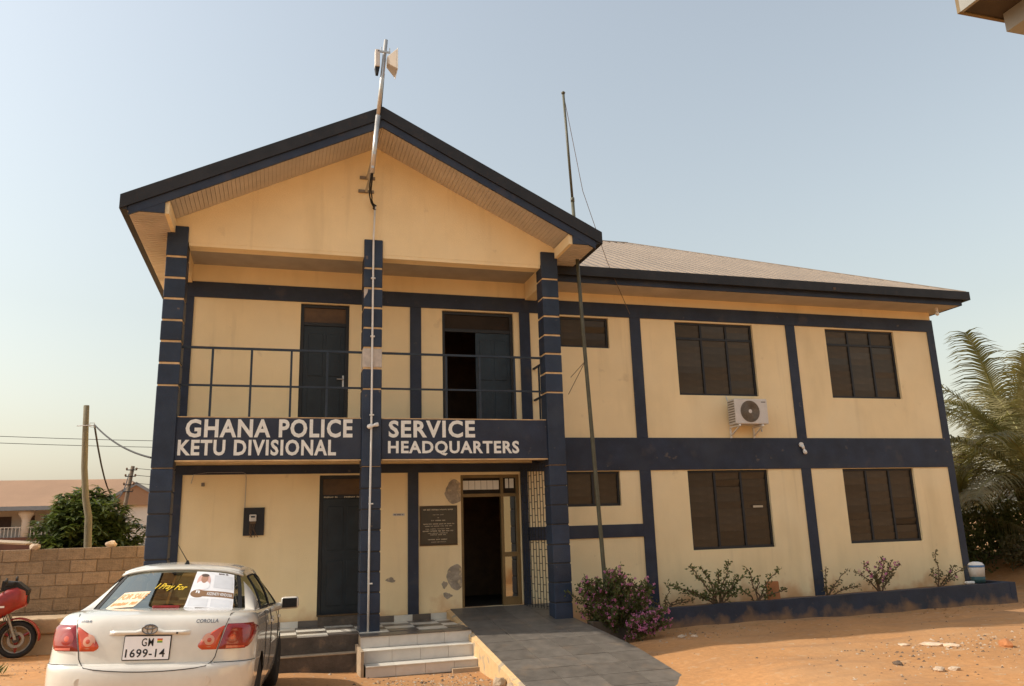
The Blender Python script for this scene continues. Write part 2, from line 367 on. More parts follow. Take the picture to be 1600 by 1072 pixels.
for wdat in WIN: window(*wdat)
MB().box(7.76, 7.98, .028, .032, 2.16, 2.20).build('window_sticker', 'plaque_txt', B)
# doors
def door(x0, x1, z0, z1, leafs, tr_h=.33, m='door'):
    y = .06; f = MB(); t = .06
    f.box(x0, x0+t, y, y+.08, z0, z1); f.box(x1-t, x1, y, y+.08, z0, z1); f.box(x0+t, x1-t, y, y+.08, z1-t, z1); f.box(x0+t, x1-t, y+.002, y+.078, z1-tr_h-t, z1-tr_h)
    o = f.build('door', 'frame', B, bevel=.004)
    MB().box(x0+t, x1-t, y+.03, y+.04, z1-tr_h, z1-t).build('transom_panel', 'brown' if m == 'door' else 'dark', o)
    ztop = z1-tr_h-t
    for (a, b, mm) in leafs:
        lf = MB().box(a, b, y+.02, y+.06, z0+.01, ztop)
        wd = b-a
        for (c, d, e, g_) in [(.12, .46, .55, .93), (.54, .88, .55, .93), (.12, .46, .08, .46), (.54, .88, .08, .46)]:
            lf.box(a+wd*c, a+wd*d, y+.008, y+.021, z0+(ztop-z0)*e, z0+(ztop-z0)*g_)
        L = lf.build('door_leaf', mm, o, bevel=.006)
    return o
d = door(*DOORS[0], [(-.915, -.19, 'door')])
h = MB(); h.box(-.235, -.205, .06, .08, 4.42, 4.62); h.tube([(-.22, .06, 4.55), (-.22, .03, 4.55), (-.33, .03, 4.55)], .011, 6); h.build('door_handle', 'metal', d)
d = door(*DOORS[1], [(2.20, 2.87, 'door_blue')], m='door2')
d = door(*DOORS[2], [(-.52, .24, 'door')])
for a, b in ((-.50, -.27), (-.16, .10)):
    blurred_line(lambda u, v, a=a, b=b: (a+(b-a)*u, .059, 2.50+.028*v), 'plaque_txt', d, 10, 33)
MB().box(-.56, .29, -.05, .16, .45, .60).build('door_sill', 'conc_dark', B); MB().box(-.57, .30, -.06, .02, .602, .622).build('sill_edge', 'brown', B)
# glazed entrance in a bronze frame
x0, x1, z0, z1 = DOORS[3]; y = .05; f = MB(); t = .055
for a in (x0, 2.60, 2.89): f.box(a, a+t, y, y+.09, z0, z1)
f.box(x0+t, 2.89, y+.002, y+.088, 2.47, 2.53); f.box(x0+t, 2.89, y+.002, y+.088, z1-t, z1); f.box(2.655, 2.89, y+.002, y+.088, z0, z0+.14); f.box(2.655, 2.89, y+.002, y+.088, 1.42, 1.50)
ent = f.build('entrance_frame', 'alu', B, bevel=.004)
def glassmat(name, tint, gl=.5, rough=.03, fk=1.):
    m = bpy.data.materials.new(name); m.use_nodes = True; n = m.node_tree.nodes; l = m.node_tree.links; n.clear()
    o = n.new('ShaderNodeOutputMaterial'); a = n.new('ShaderNodeBsdfTransparent'); a.inputs[0].default_value = (*tint, 1)
    b = n.new('ShaderNodeBsdfGlossy'); b.inputs['Roughness'].default_value = rough; b.inputs[0].default_value = (.85, .88, .80, 1)
    fr = n.new('ShaderNodeFresnel'); fr.inputs[0].default_value = 1.5
    mu = n.new('ShaderNodeMath'); mu.operation = 'MULTIPLY_ADD'; mu.inputs[1].default_value = fk; mu.inputs[2].default_value = gl; l.new(fr.outputs[0], mu.inputs[0])
    mx = n.new('ShaderNodeMixShader'); l.new(mu.outputs[0], mx.inputs[0]); l.new(a.outputs[0], mx.inputs[1]); l.new(b.outputs[0], mx.inputs[2]); l.new(mx.outputs[0], o.inputs[0]); return m
K['glass_side'] = glassmat('sidelight_glass', (.25, .22, .18), .38)
K['bright_view'] = mat('painted_bright_view', (.75, .74, .70), .3, .05, 9)  # pale colour stands in for the bright view seen through the transom
MB().box(2.655, 2.89, y+.04, y+.046, z0+.14, 1.42).build('glass_pane', 'glass_side', ent); MB().box(2.655, 2.89, y+.04, y+.046, 1.50, 2.47).build('glass_pane', 'glass_side', ent)
for k in range(6):
    MB().box(1.915+k*.112, 2.02+k*.112, y+.03, y+.036, 2.60, 2.76).build('transom_pane', 'bright_view', ent)
MB().box(2.70, 2.76, y+.03, y+.036, 2.62, 2.79).build('transom_pane', 'bright_view', ent); MB().box(2.78, 2.86, y+.03, y+.036, 2.62, 2.79).build('transom_pane', 'bright_view', ent)
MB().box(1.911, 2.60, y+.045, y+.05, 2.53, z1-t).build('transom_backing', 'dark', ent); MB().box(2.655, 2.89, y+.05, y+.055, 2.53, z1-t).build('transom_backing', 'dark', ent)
# burglar proof grille closing the right side of the porch
gr = MB(); ga = Vector((2.96, -.03, 0)); gb = Vector((3.15, -.86, 0)); NB = 9
for k in range(NB+1):
    p = ga.lerp(gb, k/NB); gr.tube([(p.x, p.y, .58), (p.x, p.y, 2.98)], .007, 5)
for k in range(NB):
    for i in range(11):
        z = .62+i*.23+(.115 if k % 2 else 0)
        if z < 2.95:
            p = ga.lerp(gb, k/NB); q = ga.lerp(gb, (k+1)/NB); gr.tube([(p.x, p.y, z), (q.x, q.y, z)], .006, 4)
gr.build('porch_grille', 'frame', B)
# porch columns: rendered core with navy blocks
CJ_UP = [4.175, 4.522, 4.865, 5.20, 5.545, 5.885, 6.235, 6.762]
CJ_LO = [.38, .70, 1.015, 1.32, 1.62, 1.945, 2.265, 2.585, 2.925]
W = .31
for ci, cx in enumerate((-3.07, 0., 3.14)):
    core = MB(); core.cur = 0; core.box(cx+.012, cx+W-.012, PY+.012, PY+W-.012, 2.93, 6.75); core.cur = 1; core.box(cx+.012, cx+W-.012, PY+.012, PY+W-.012, -.3, 2.93)
    c = core.build('column', ['joint', 'joint_dark'], B)
    segs = [(a, b) for a, b in zip(CJ_LO, CJ_LO[1:])]+[(2.925, 4.175)]+[(a, b) for a, b in zip(CJ_UP, CJ_UP[1:])]
    if ci == 0: segs = [(a-.0, b) for a, b in segs]
    for k, (a, b) in enumerate(segs):
        j = .016 if a > 4 else .010
        m = 'white_patch' if (ci == 1 and abs(a-4.522) < .01) else 'column_navy'
        e = random.uniform(-.003, .003)
        blk = MB().box(cx+e, cx+W+e, PY+e, PY+W+e, a+j, b-j).build('block', m, c, bevel=.01)
        if m == 'white_patch': blk['label'] = 'block left bare and whitish on the middle column'
# small chip of bare plaster on the middle column
MB().prism_y([(.005, 5.70), (.06, 5.80), (.07, 5.86), (.005, 5.86)], PY-.006, PY-.003).build('paint_chip', 'white_patch', B)
# sign beam and side beams at balcony level
SB = PY+.035
sign = MB().box(-2.762, -.002, SB, SB+.15, 3.05, 3.694).build('sign_beam', 'navy', B, bevel=.008)
sign2 = MB().box(.312, 3.138, SB, SB+.15, 3.05, 3.694).build('sign_beam', 'navy', B, bevel=.008)
for a, b in ((-2.75, -.01), (.32, 3.13)):
    MB().box(a, b, SB-.006, SB+.16, 3.028, 3.048).build('beam_edge', 'joint', B)
    MB().box(a, b, SB+.01, SB+.14, 3.697, 3.712).build('beam_cap', 'joint', B)
for a in (-3.05, 3.27):
    MB().box(a, a+.16, PY+W+.001, -.024, 3.05, 3.694).build('side_beam', 'navy', B)
MB().box(-2.885, 3.265, SB+.152, -.024, 3.31, 3.48).build('balcony_slab', 'cement', B)
TY = SB-.004
for s, par, xa, xb, za, zb, za2, zb2 in [('GHANA POLICE', sign, -2.625, -.145, 3.388, 3.668, 3.391, 3.688), ('KETU DIVISIONAL', sign, -2.72, -.397, 3.118, 3.357, 3.108, 3.360),
                               ('SERVICE', sign2, .43, 1.866, 3.392, 3.672, 3.395, 3.684), ('HEADQUARTERS', sign2, .42, 2.626, 3.105, 3.341, 3.095, 3.343)]:
    letters_on(s, lambda u, v: (xa+(xb-xa)*u, TY, (za+(za2-za)*u)*(1-v)+(zb+(zb2-zb)*u)*v), 'letter', par, .032, spacing=1.12)
# balcony railing
rl = MB().box(-2.76, 3.14, PY+.14, PY+.175, 4.795, 4.83).build('railing', 'rail', B)
rl['label'] = 'navy tube railing along the balcony'
MB().box(-2.76, 3.14, PY+.142, PY+.173, 4.20, 4.23).build('rail', 'rail', rl)
for x in (-2.31, -1.727, -1.118, -.554, 1.414, 1.998, 2.62): MB().box(x-.017, x+.017, PY+.143, PY+.172, 3.69, 4.795).build('rail_post', 'rail', rl)
for x in (-2.92, 3.29):
    for z in (4.20, 4.795): MB().box(x-.017, x+.017, PY+W, -.02, z, z+.033).build('rail', 'rail', rl)
    for y in (-.6, -.33): MB().box(x-.014, x+.014, y-.014, y+.014, 3.69, 4.795).build('rail_post', 'rail', rl)
# gable: wall, beam, ceilings
XC, AP, SL = .19, 8.76, .503
roofz = lambda x: AP-SL*abs(x-XC)
GW = PY+.04
gw = [(-3.03, 6.50), (3.42, 6.50), (3.42, roofz(3.42)-.28), (XC, AP-.28), (-3.03, roofz(-3.03)-.28)]
MB().prism_y(gw, GW, GW+.2).build('gable_wall', 'cream', B)
MB().box(-2.75, 3.13, GW+.004, GW+.24, 6.44, 6.499).build('gable_beam', 'cream', B)
for a in (-3.0, 3.17): MB().box(a, a+.22, PY+W, -.024, 6.16, 6.5).build('side_beam', 'cream', B)
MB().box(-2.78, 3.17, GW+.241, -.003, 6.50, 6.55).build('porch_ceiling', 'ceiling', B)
# roof over the porch, runs back over the left block
def slope_sheet(mb, pts):  # one thick sheet
    mb.hexa([(x, y, z-.03) for x, y, z in pts], pts)
EL, ER = XC-3.82, XC+3.80
rm = MB(); YF, YB = -1.93, 10.5
slope_sheet(rm, [(EL, YF, roofz(EL)), (XC, YF, AP), (XC, YB, AP), (EL, YB, roofz(EL))][::-1]); slope_sheet(rm, [(XC, YF, AP), (ER, YF, roofz(ER)), (ER, YB, roofz(ER)), (XC, YB, AP)][::-1])
y = YF+.1
while y < YB:
    for e in (EL, ER):
        s = 1 if e > XC else -1
        rm.hexa([(XC, y-.03, AP-.001), (XC, y+.03, AP-.001), (e, y+.03, roofz(e)-.001), (e, y-.03, roofz(e)-.001)], [(XC, y-.015, AP+.03), (XC, y+.015, AP+.03), (e, y+.015, roofz(e)+.03), (e, y-.015, roofz(e)+.03)])
    y += .25
gro = rm.build('gable_roof', 'roof', B)
for e in (EL, ER):
    x0 = e; s = -1 if e < XC else 1
    P = [(x0, roofz(x0)), (XC, AP)] if s < 0 else [(XC, AP), (x0, roofz(x0))]
    (xa, za), (xb, zb) = P
    MB().prism_y([(xa, za-.20), (xb, zb-.20), (xb, zb+.02), (xa, za+.02)], YF-.05, YF-.002).build('roof_flashing', 'fascia', gro)
    xi = x0-s*.12; P = [(xi, roofz(xi)), (XC, AP)] if s < 0 else [(XC, AP), (xi, roofz(xi))]; (xa, za), (xb, zb) = P
    MB().prism_y([(xa, za-.34), (xb, zb-.34), (xb, zb-.203), (xa, za-.203)], YF-.022, YF+.012).build('barge_board', 'navy', gro)
    # boxed eave end and its soffit
    xw = -3.02 if s < 0 else 3.46; xo = x0-s*.10
    tri = [(xo, 6.63), (xw, 6.63), (xw, roofz(xw)-.30), (xo, roofz(xo)-.21)]
    if s > 0: tri = tri[::-1]
    MB().prism_y(tri if s < 0 else [(xw, 6.63), (xo, 6.63), (xo, roofz(xo)-.21), (xw, roofz(xw)-.30)], YF-.018, YF+.016).build('eave_end', 'navy', gro)
    yb = 10.4 if s < 0 else -.05
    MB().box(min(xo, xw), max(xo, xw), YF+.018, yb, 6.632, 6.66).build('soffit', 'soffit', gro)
    n = 0; y = YF+.06
    while y < min(yb, 1.5):                            # tongue and groove cover beads under the soffit
        MB().box(min(xo, xw)+.01, max(xo, xw)-.01, y, y+.012, 6.624, 6.6318).build('soffit_bead', 'soffit', gro); y += .09
    MB().box(min(x0, xo)-.0, max(x0, xo), YF-.03, yb, roofz(x0)-.20, roofz(x0)+.03).build('gutter', 'fascia', gro)
    # raked soffit between barge board and gable wall, in boards
    k = 0; x = xw
    while (XC-x)*(-s) > .02:
        x2 = x-s*.06
        if (XC-x2)*(-s) < 0: x2 = XC
        za, zb = roofz(x)-.30, roofz(x2)-.30
        v = [(x, YF+.014, za), (x2, YF+.014, zb), (x2, GW-.001, zb), (x, GW-.001, za)]
        xx2 = x2+s*.004; zz2 = roofz(xx2)-.30
        mbb = MB().add([(x, YF+.014, za), (xx2, YF+.014, zz2), (xx2, GW-.001, zz2), (x, GW-.001, za), (x, YF+.014, za+.015), (xx2, YF+.014, zz2+.015), (xx2, GW-.001, zz2+.015), (x, GW-.001, za+.015)],
                       [(0, 1, 2, 3), (4, 7, 6, 5), (0, 4, 5, 1), (2, 6, 7, 3), (1, 5, 6, 2), (0, 3, 7, 4)])
        mbb.build('soffit_board', 'soffit', gro); x = x2
    MB().box(min(xw, xw-s*.06)-.0, max(xw, xw-s*.06), YF+.02, GW-.002, 6.632, roofz(xw)-.30).build('soffit_return', 'cream', gro)
# wing roof: hip roof of ribbed sheets
EX, EY, EZ, PT = 13.12, -.74, 6.60, .5
KX = 5.45; RX = EX-KX; RY = EY+KX; RZ = EZ+KX*PT
wr = MB(); XL = 1.2
front = [(XL, EY, EZ), (EX, EY, EZ), (RX, RY, RZ), (XL, RY, RZ)]; side = [(EX, EY, EZ), (EX, RY+KX, EZ), (RX, RY, RZ)]; back = [(EX, RY+KX, EZ), (XL, RY+KX, EZ), (XL, RY, RZ), (RX, RY, RZ)]
for p in (front, side, back): wr.hexa([(x, y, z-.03) for x, y, z in p], p)
x = XL+.1
while x < EX-.05:
    k = min(KX, EX-x)
    a, b = EY+.02, EY+k
    zz_ = lambda y, h: EZ+(y-EY)*PT+h
    wr.hexa([(x-.07, a, zz_(a, -.001)), (x+.06, a, zz_(a, -.001)), (x+.06, b, zz_(b, -.001)), (x-.07, b, zz_(b, -.001))], [(x-.03, a, zz_(a, .07)), (x+.045, a, zz_(a, .07)), (x+.045, b, zz_(b, .07)), (x-.03, b, zz_(b, .07))])
    x += .21
wro = wr.build('wing_roof', 'roof', B)
MB().tube([(EX, EY, EZ+.03), (RX, RY, RZ+.03)], .05, 8).build('hip_cap', 'roof', wro); MB().tube([(RX, RY, RZ+.03), (XL, RY, RZ+.03)], .06, 8).build('ridge_cap', 'roof', wro)
MB().box(3.2, EX-.12, EY+.06, EY+.09, 6.365, 6.565).build('fascia_board', 'navy', wro); MB().box(3.2, EX+.05, EY-.05, EY+.015, 6.47, 6.655).build('gutter', 'fascia', wro)
MB().box(EX-.12, EX-.09, EY+.06, 10.2, 6.365, 6.565).build('fascia_board', 'navy', wro); MB().box(EX-.05, EX+.051, EY+.016, 10.2, 6.47, 6.655).build('gutter', 'fascia', wro)
MB().box(3.2, EX-.125, EY+.091, -.001, 6.372, 6.39).build('soffit', 'soffit', wro); MB().box(12.775, EX-.125, .0, 10., 6.372, 6.39).build('soffit', 'soffit', wro)
MB().box(9.62, 9.68, EY-.056, EY-.05, 6.50, 6.56).build('rust_patch', 'brown', wro)
# porch floor, steps, ramp
FZ = .45
pf = MB().box(-3.2, 1.62, -1.24, -.0005, -.3, FZ-.012).build('porch_floor', 'conc_dark', B)
MB().box(-3.2, -.02, -1.42, -1.241, -.3, .19).build('plinth_ledge', 'conc_dark', B); MB().box(-3.2, -.02, -1.43, -1.241, .192, .205).build('ledge_edge', 'grout', B)
tw, td = .45, .31; first = {}
for i in range(11):
    for j in range(4):
        x = -3.16+i*tw+(.12 if j % 2 else 0)*0; y = -1.24+j*td; m = 'tile_w' if (i+j) % 2 else 'tile_d'
        wx = min(tw, 1.62-x)
        if wx < .05: continue
        if wx > tw-.01 and m in first: share(first[m], 'floor_tile', pf, (x, y, FZ-.012))
        else:
            o = MB().box(.003, wx-.003, .003, td-.004, 0, .012).build('floor_tile', m, pf, loc=(x, y, FZ-.012))
            if wx > tw-.01: first[m] = o
x = -2.73; k = 0
while x < 1.84:
    x2 = min(x+.31, 1.85)
    if not (-.585 < x+.1 < .30) and not (.60 < x+.15 < 1.12 and False):
        MB().box(x+.002, x2-.002, -.036, -.0225, FZ+.001, FZ+.10).build('skirting_tile', 'tile_w' if k % 2 else 'tile_d', pf)
    x = x2; k += 1
st = MB()
SX0, SX1 = -.02, 1.63
SY = [-1.60, -1.86, -2.14]; SZT = [FZ-.008, .275, .105]
st.box(SX0, SX1, -1.588, -1.241, -.3, SZT[0]-.012); st.box(SX0+.01, SX1, -1.848, -1.588, -.3, SZT[1]-.012); st.box(SX0+.02, SX1+.03, -2.128, -1.848, -.3, SZT[2]-.012)
stp = st.build('steps', 'grout', B)
for lv in range(3):
    zt = SZT[lv]; zb = SZT[lv+1] if lv < 2 else -.045; a0 = SX0-.005+.01*lv; a1 = SX1+(.03 if lv == 2 else 0); n = 4; wd = (a1-a0)/n
    yb = SY[lv]
    for k in range(n):
        MB().box(a0+k*wd+.002, a0+(k+1)*wd-.002, yb, yb+.011, zb+.003, zt-.013).build('riser_tile', 'tile_r', stp)
        y2 = SY[lv-1] if lv else -1.242
        MB().box(a0+k*wd+.002, a0+(k+1)*wd-.002, yb-.012, y2-.002, zt-.0115, zt).build('tread_tile', 'tile_w' if lv else 'tile_d', stp)
for k, (a, b, m) in enumerate([(.0, .40, 'tile_d'), (.40, .80, 'grout'), (.80, 1.20, 'tile_d'), (1.20, 1.72, 'slab')]):
    MB().box(a+.002, b-.002, SY[2]-.012 if k < 3 else SY[2]-.09, SY[2]-.001, -.2, -.047 if k < 3 else .0).build('skirting_tile', m, stp)
MB().box(SX0-.05, SX0-.008, -2.10, -1.25, -.3, .30).build('step_cheek', 'grout', B)
# ramp
ZR = lambda y: .60+.128*y
YE = -4.9; XA = lambda y: 1.64-.05*y*.8/4.; XB = lambda y: 3.44+.27*min(1, max(0, (-.9-y)/2.))
yy = [0, -.4, -.8, -1.2, -1.7, -2.2, -2.9, -3.6, -4.2, YE]
mb = MB()
for a, b in zip(yy, yy[1:]):
    mb.add([(XA(a), a, ZR(a)-.012), (XA(b), b, ZR(b)-.012), (XB(b), b, ZR(b)-.012), (XB(a), a, ZR(a)-.012), (XA(a), a, -.4), (XA(b), b, -.4), (XB(b), b, -.4), (XB(a), a, -.4)], [(0, 1, 2, 3), (0, 4, 5, 1), (3, 2, 6, 7)])
ramp = mb.build('ramp', 'grout', B)
rows = 11; dl = -YE/rows
for r_ in range(rows):
    ya = -r_*dl-.0; yb = ya-dl
    for c in range(4):
        if r_ < 4 and c == 3: xa_, xb_ = .75, (3.135-1.65)/(XB(ya)-1.65)
        f = lambda t, y: XA(y)+(XB(y)-XA(y))*t
        ta, tb = c/4, (c+1)/4
        if c == 3 and ya > -1.3 and yb < -.8:           # cut round the porch column
            pass
        g_ = .004
        A = [(f(ta, ya)+g_, ya-g_), (f(tb, ya)-g_, ya-g_), (f(tb, yb)-g_, yb+g_), (f(ta, yb)+g_, yb+g_)]
        e = random.uniform(-.0015, .0015)
        MB().hexa([(x, y, ZR(y)-.0118) for x, y in A][::-1], [(x, y, ZR(y)+e) for x, y in A][::-1]).build('paving_tile', 'ramp_tile', ramp)
K['cheek'] = mat('flaking_cheek_plaster', (.60, .40, .20), .9, .15, 5, .4, 40)
layer(K['cheek'], (.30, .26, .20), 5, .54, .62, .8)
mb = MB()
for a, b in zip(yy, yy[1:]):
    if a < 0 or True:
        mb.hexa([(XA(a)-.075, a, -.4), (XA(b)-.075, b, -.4), (XA(b)-.002, b, -.4), (XA(a)-.002, a, -.4)], [(XA(a)-.07, a, ZR(a)-.03), (XA(b)-.07, b, ZR(b)-.03), (XA(b)-.002, b, ZR(b)-.004), (XA(a)-.002, a, ZR(a)-.004)])
mb.build('ramp_cheek', 'cheek', B)

# ------------------------------------------------------------------ planter along the wing
def zpl(x): return .485+.0105*(x-4.9)
pk = MB(); xs = [4.75+i*.4 for i in range(20)]+[12.72]
for a, b in zip(xs, xs[1:]):
    e = .006*math.sin(a*5); e2 = .006*math.sin(b*5)
    pk.hexa([(a, -1.0, -.2), (b, -1.0, -.2), (b, -.84, -.2), (a, -.84, -.2)], [(a, -.995, zpl(a)+e), (b, -.995, zpl(b)+e2), (b, -.85, zpl(b)+e2), (a, -.85, zpl(a)+e)])
pk.box(12.721, 12.86, -1.0, .6, -.2, zpl(12.72)); pk.box(4.62, 4.749, -1.0, -.03, -.2, .48)
planter = tag(pk.build('planter_kerb', 'navy'), 'low navy planter kerb running along the foot of the wing', 'planter')
fixn(planter)
soil = MB().grid(lambda u, v: (4.74+7.98*u, -.86+.835*v, .40+.0105*8*u+.03*math.sin(u*31)*math.cos(v*5)), 60, 6).build('planter_soil', 'soil', planter, smooth=True)
tag(MB().box(3.62, 4.35, -1.52, -1.30, -.1, .42).box(4.20, 4.345, -1.299, -1.05, -.1, .415).build('concrete_block_edge', 'conc_dark', bevel=.012), 'low dark concrete edging beside the ramp under the flowering bush', 'concrete edging')

# ------------------------------------------------------------------ small things on the building
fp = tag(empty('flagpole', (4.05, -1.15, .2)), 'tall thin olive flagpole leaning beside the right porch column', 'flagpole')
mb = MB(); mb.tube([(.02, .0, -.3), (-.02, 0, .9), (-.17, -.0, 5.), (-.26, -.03, 7.6)], [.036, .036, .034, .032], 10); mb.tube([(-.26, -.03, 7.6), (-.345, -.05, 9.75)], .024, 10); mb.lathe([(.036, 0), (.036, .08)], (-.258, -.03, 7.55)); mb.lathe([(.03, 0), (.04, .03), (.0, .07)], (-.345, -.05, 9.74))
mb.build('pole', 'pole_green', fp, smooth=True)
MB().tube([(-.335, -.05, 9.70), (.05, .2, 7.9), (.55, .4, 6.6), (1.0, .5, 5.6)], .006, 4).build('rope', 'stem', fp)
MB().tube([(-.16, 0, 4.55), (-.45, .0, 4.25)], .006, 4).tube([(-.16, 0, 4.55), (-.5, .02, 3.95)], .006, 4).build('stay_wire', 'stem', fp)

am = tag(empty('antenna_mast', (.11, -1.2, 7.9)), 'silver mast with square radio dish at the gable peak', 'antenna')
top = Vector((.115, -.86, 2.07)); bot = Vector((-.095, -.86, -.37))
mb = MB(); mb.tube([bot, bot.lerp(top, .42)], .040, 12); mb.tube([bot.lerp(top, .40), top], .033, 12); mb.build('mast', 'metal', am, smooth=True)
for z, x in ((-.30, -.09), (-.05, -.07)):
    MB().box(x-.02, x+.02, -.90, .09, z, z+.04).build('wall_bracket', 'metal', am)
    MB().box(x-.13, x+.13, .06, .092, z-.005, z+.045).build('bracket_plate', 'acdark', am)
c = bot.lerp(top, .84)
mb = MB()  # square flared reflector facing right
mb.hexa([(c.x+.05, c.y-.07, c.z-.08), (c.x+.05, c.y+.07, c.z-.08), (c.x+.05, c.y+.07, c.z+.05), (c.x+.05, c.y-.07, c.z+.05)], [(c.x+.20, c.y-.16, c.z-.21), (c.x+.20, c.y+.17, c.z-.19), (c.x+.20, c.y+.17, c.z+.17), (c.x+.20, c.y-.16, c.z+.16)])
fixn(mb.build('dish', 'soffit', am, bevel=.008))
MB().box(c.x+.202, c.x+.215, c.y-.165, c.y+.175, c.z-.215, c.z+.175).build('dish_rim', 'white', am, bevel=.006)
MB().box(c.x-.15, c.x-.07, c.y-.06, c.y+.06, c.z-.15, c.z+.17).build('radio_unit', 'acwhite', am, bevel=.015)
MB().hexa([(c.x-.13, c.y-.05, c.z-.27), (c.x-.09, c.y-.05, c.z-.27), (c.x-.09, c.y+.05, c.z-.27), (c.x-.13, c.y+.05, c.z-.27)], [(c.x-.15, c.y-.05, c.z-.155), (c.x-.07, c.y-.05, c.z-.155), (c.x-.07, c.y+.05, c.z-.155), (c.x-.15, c.y+.05, c.z-.155)]).build('cable_gland', 'black', am)
MB().box(c.x-.10, c.x+.10, c.y-.06, c.y-.035, c.z+.12, c.z+.15).tube([(c.x-.05, c.y-.045, c.z+.13), (c.x-.05, c.y-.045, c.z+.22)], .008, 5).tube([(c.x+.09, c.y-.045, c.z+.13), (c.x+.09, c.y-.045, c.z+.22)], .008, 5).build('mast_clamp', 'metal', am)
mb = MB()
mb.tube([(-.10, -.86, -.35), (-.11, -.7, -.5), (-.07, -.3, -.5), (-.03, .0, -.42), (.0, .04, -.50), (.045, .04, -.58)], .012, 6); mb.tube([(-.08, -.86, -.36), (-.08, -.6, -.55), (-.03, -.3, -.55), (.0, .0, -.46), (.03, .04, -.52), (.05, .04, -.59)], .012, 6)
mb.tube([(.02, .03, -.52), (.07, .03, -.55), (.035, .02, -.60), (.065, .03, -.63)], .02, 6); mb.tube([bot+Vector((.04, .03, .3)), bot.lerp(top, .4)+Vector((.045, .03, 0)), bot.lerp(top, .75)+Vector((.03, .03, 0))], .01, 5)
mb.build('cable', 'black', am, smooth=True)
cp_ = tag(empty('conduit_pipe', (.15, PY-.03, .44)), 'thin white conduit running down the middle porch column', 'conduit')
mb = MB(); mb.tube([(.02, .0, 6.90), (.0, 0, 6.3), (-.005, -.0, 3.), (-.02, -.0, 1.5), (-.025, -.005, .012)], .0165, 8); mb.build('pipe', 'white', cp_, smooth=True)
for z in (.7, 1.9, 3.3, 4.6, 5.6): MB().box(-.035, .035, -.02, .024, z, z+.02).build('clip', 'white', cp_)
def bulb(name, loc, label, tilt=0., drop=True):
    b = tag(empty(name, loc), label, 'light bulb'); b.rotation_euler = (0, tilt, 0)
    MB().lathe([(.03, .0), (.034, -.02), (.028, -.07), (.02, -.075)], n=14).build('lamp_holder', 'white', b, smooth=True)
    MB().lathe([(.018, -.07), (.03, -.10), (.042, -.135), (.036, -.17), (.012, -.187)], n=14).build('glass_bulb', 'bulb', b, smooth=True); return b
bulb('light_bulb', (12.58, -.42, 6.372), 'white light bulb under the far right eave corner')
b = bulb('light_bulb', (8.985, -.06, 3.37), 'white light bulb hanging from the navy band above the wing', -.35)
MB().lathe([(.05, .0), (.05, .03)], (0, 0, 0), 'y', 14).build('ceiling_rose', 'white', b, loc=(0, .01, .02))
b = bulb('light_bulb', (.255, PY-.05, 3.60), 'round white bulb on the middle column beside the sign', 1.3)

ac = tag(empty('air_conditioner', (7.30, -.06, 3.66)), 'white outdoor air conditioner unit under the upper wing window', 'air conditioner')
MB().box(0, .74, -.32, -.05, .10, .60).build('casing', 'acwhite', ac, bevel=.018)
mb = MB(); cx, cz = .335, .35
for k in range(9): mb.tube([(cx+(.045+.02*k)*math.cos(a), -.329, cz+(.045+.02*k)*math.sin(a)) for a in [2*math.pi*i/28 for i in range(28)]], .0045, 4, closed=True)
for k in range(8): a = math.pi*k/4; mb.tube([(cx+.04*math.cos(a), -.327, cz+.04*math.sin(a)), (cx+.215*math.cos(a+.3), -.327, cz+.215*math.sin(a+.3))], .004, 4)
mb.build('fan_guard', 'acdark', ac)
MB().lathe([(.215, -.3215), (.215, -.3205)], (cx, 0, cz), 'y', 32).build('fan_opening', 'acdark', ac)
MB().lathe([(.035, -.335), (.04, -.33), (.04, -.322)], (cx, 0, cz), 'y', 18).build('fan_hub', 'acwhite', ac)
MB().box(.60, .70, -.3225, -.3205, .53, .545).build('maker_mark', 'black', ac)
for k in range(9): MB().box(-.004, -.001, -.30, -.08, .14+k*.05, .165+k*.05).build('side_vent', 'acdark', ac)
mb = MB()
for x in (.06, .58): mb.box(x, x+.035, -.33, .036, .06, .095); mb.hexa([(x, -.30, .05), (x+.03, -.30, .05), (x+.03, -.26, .05), (x, -.26, .05)], [(x, .0, -.10), (x+.03, .0, -.10), (x+.03, .036, -.10), (x, .036, -.10)]); mb.box(x, x+.03, .005, .036, -.14, .06)
fixn(mb.build('bracket', 'white', ac))
MB().tube([(.70, -.1, .06), (.70, -.1, -.03)], .018, 8).tube([(.05, -.0, .60), (.04, .03, .70)], .01, 6).build('drain_pipe', 'metal', ac)

pl = tag(empty('commemorative_plaque', (1.14, -.012, 1.675)), 'black stone plaque with pale lines of lettering beside the entrance', 'plaque')
MB().box(-.02, .645, -.002, .010, -.02, .655).build('plaque_frame', 'brown', pl); MB().box(0, .625, -.016, -.0025, 0, .635).build('plaque_slab', 'plaque', pl, bevel=.004)
PLT = [(34, .04, .585, .575, .025), (12, .21, .40, .495, .012), (2, .29, .32, .445, .012), (14, .18, .43, .395, .018), (42, .04, .59, .335, .02), (34, .07, .55, .302, .014),
       (20, .08, .50, .255, .012), (32, .03, .57, .215, .022), (26, .12, .47, .183, .014), (16, .16, .44, .155, .014), (2, .29, .31, .115, .01), (20, .12, .48, .075, .018), (18, .18, .44, .035, .012)]
for q_, (n_, a, b, z, hh) in enumerate(PLT): blurred_line(lambda u, v: (a+(b-a)*u, -.0175, z+hh*v), 'plaque_txt', pl, n_, 200+q_)
K['paper'] = mat('pale_paper', (.55, .52, .50), .8, .1, 12)
ps = tag(MB().box(.66, .86, -.004, -.001, 2.175, 2.215).build('paper_notice', 'paper'), 'small pale paper notice stuck between the door and the pilaster', 'notice')
blurred_line(lambda u, v: (.675+.165*u, -.0052, 2.184+.022*v), 'frame', ps, 13, 31)
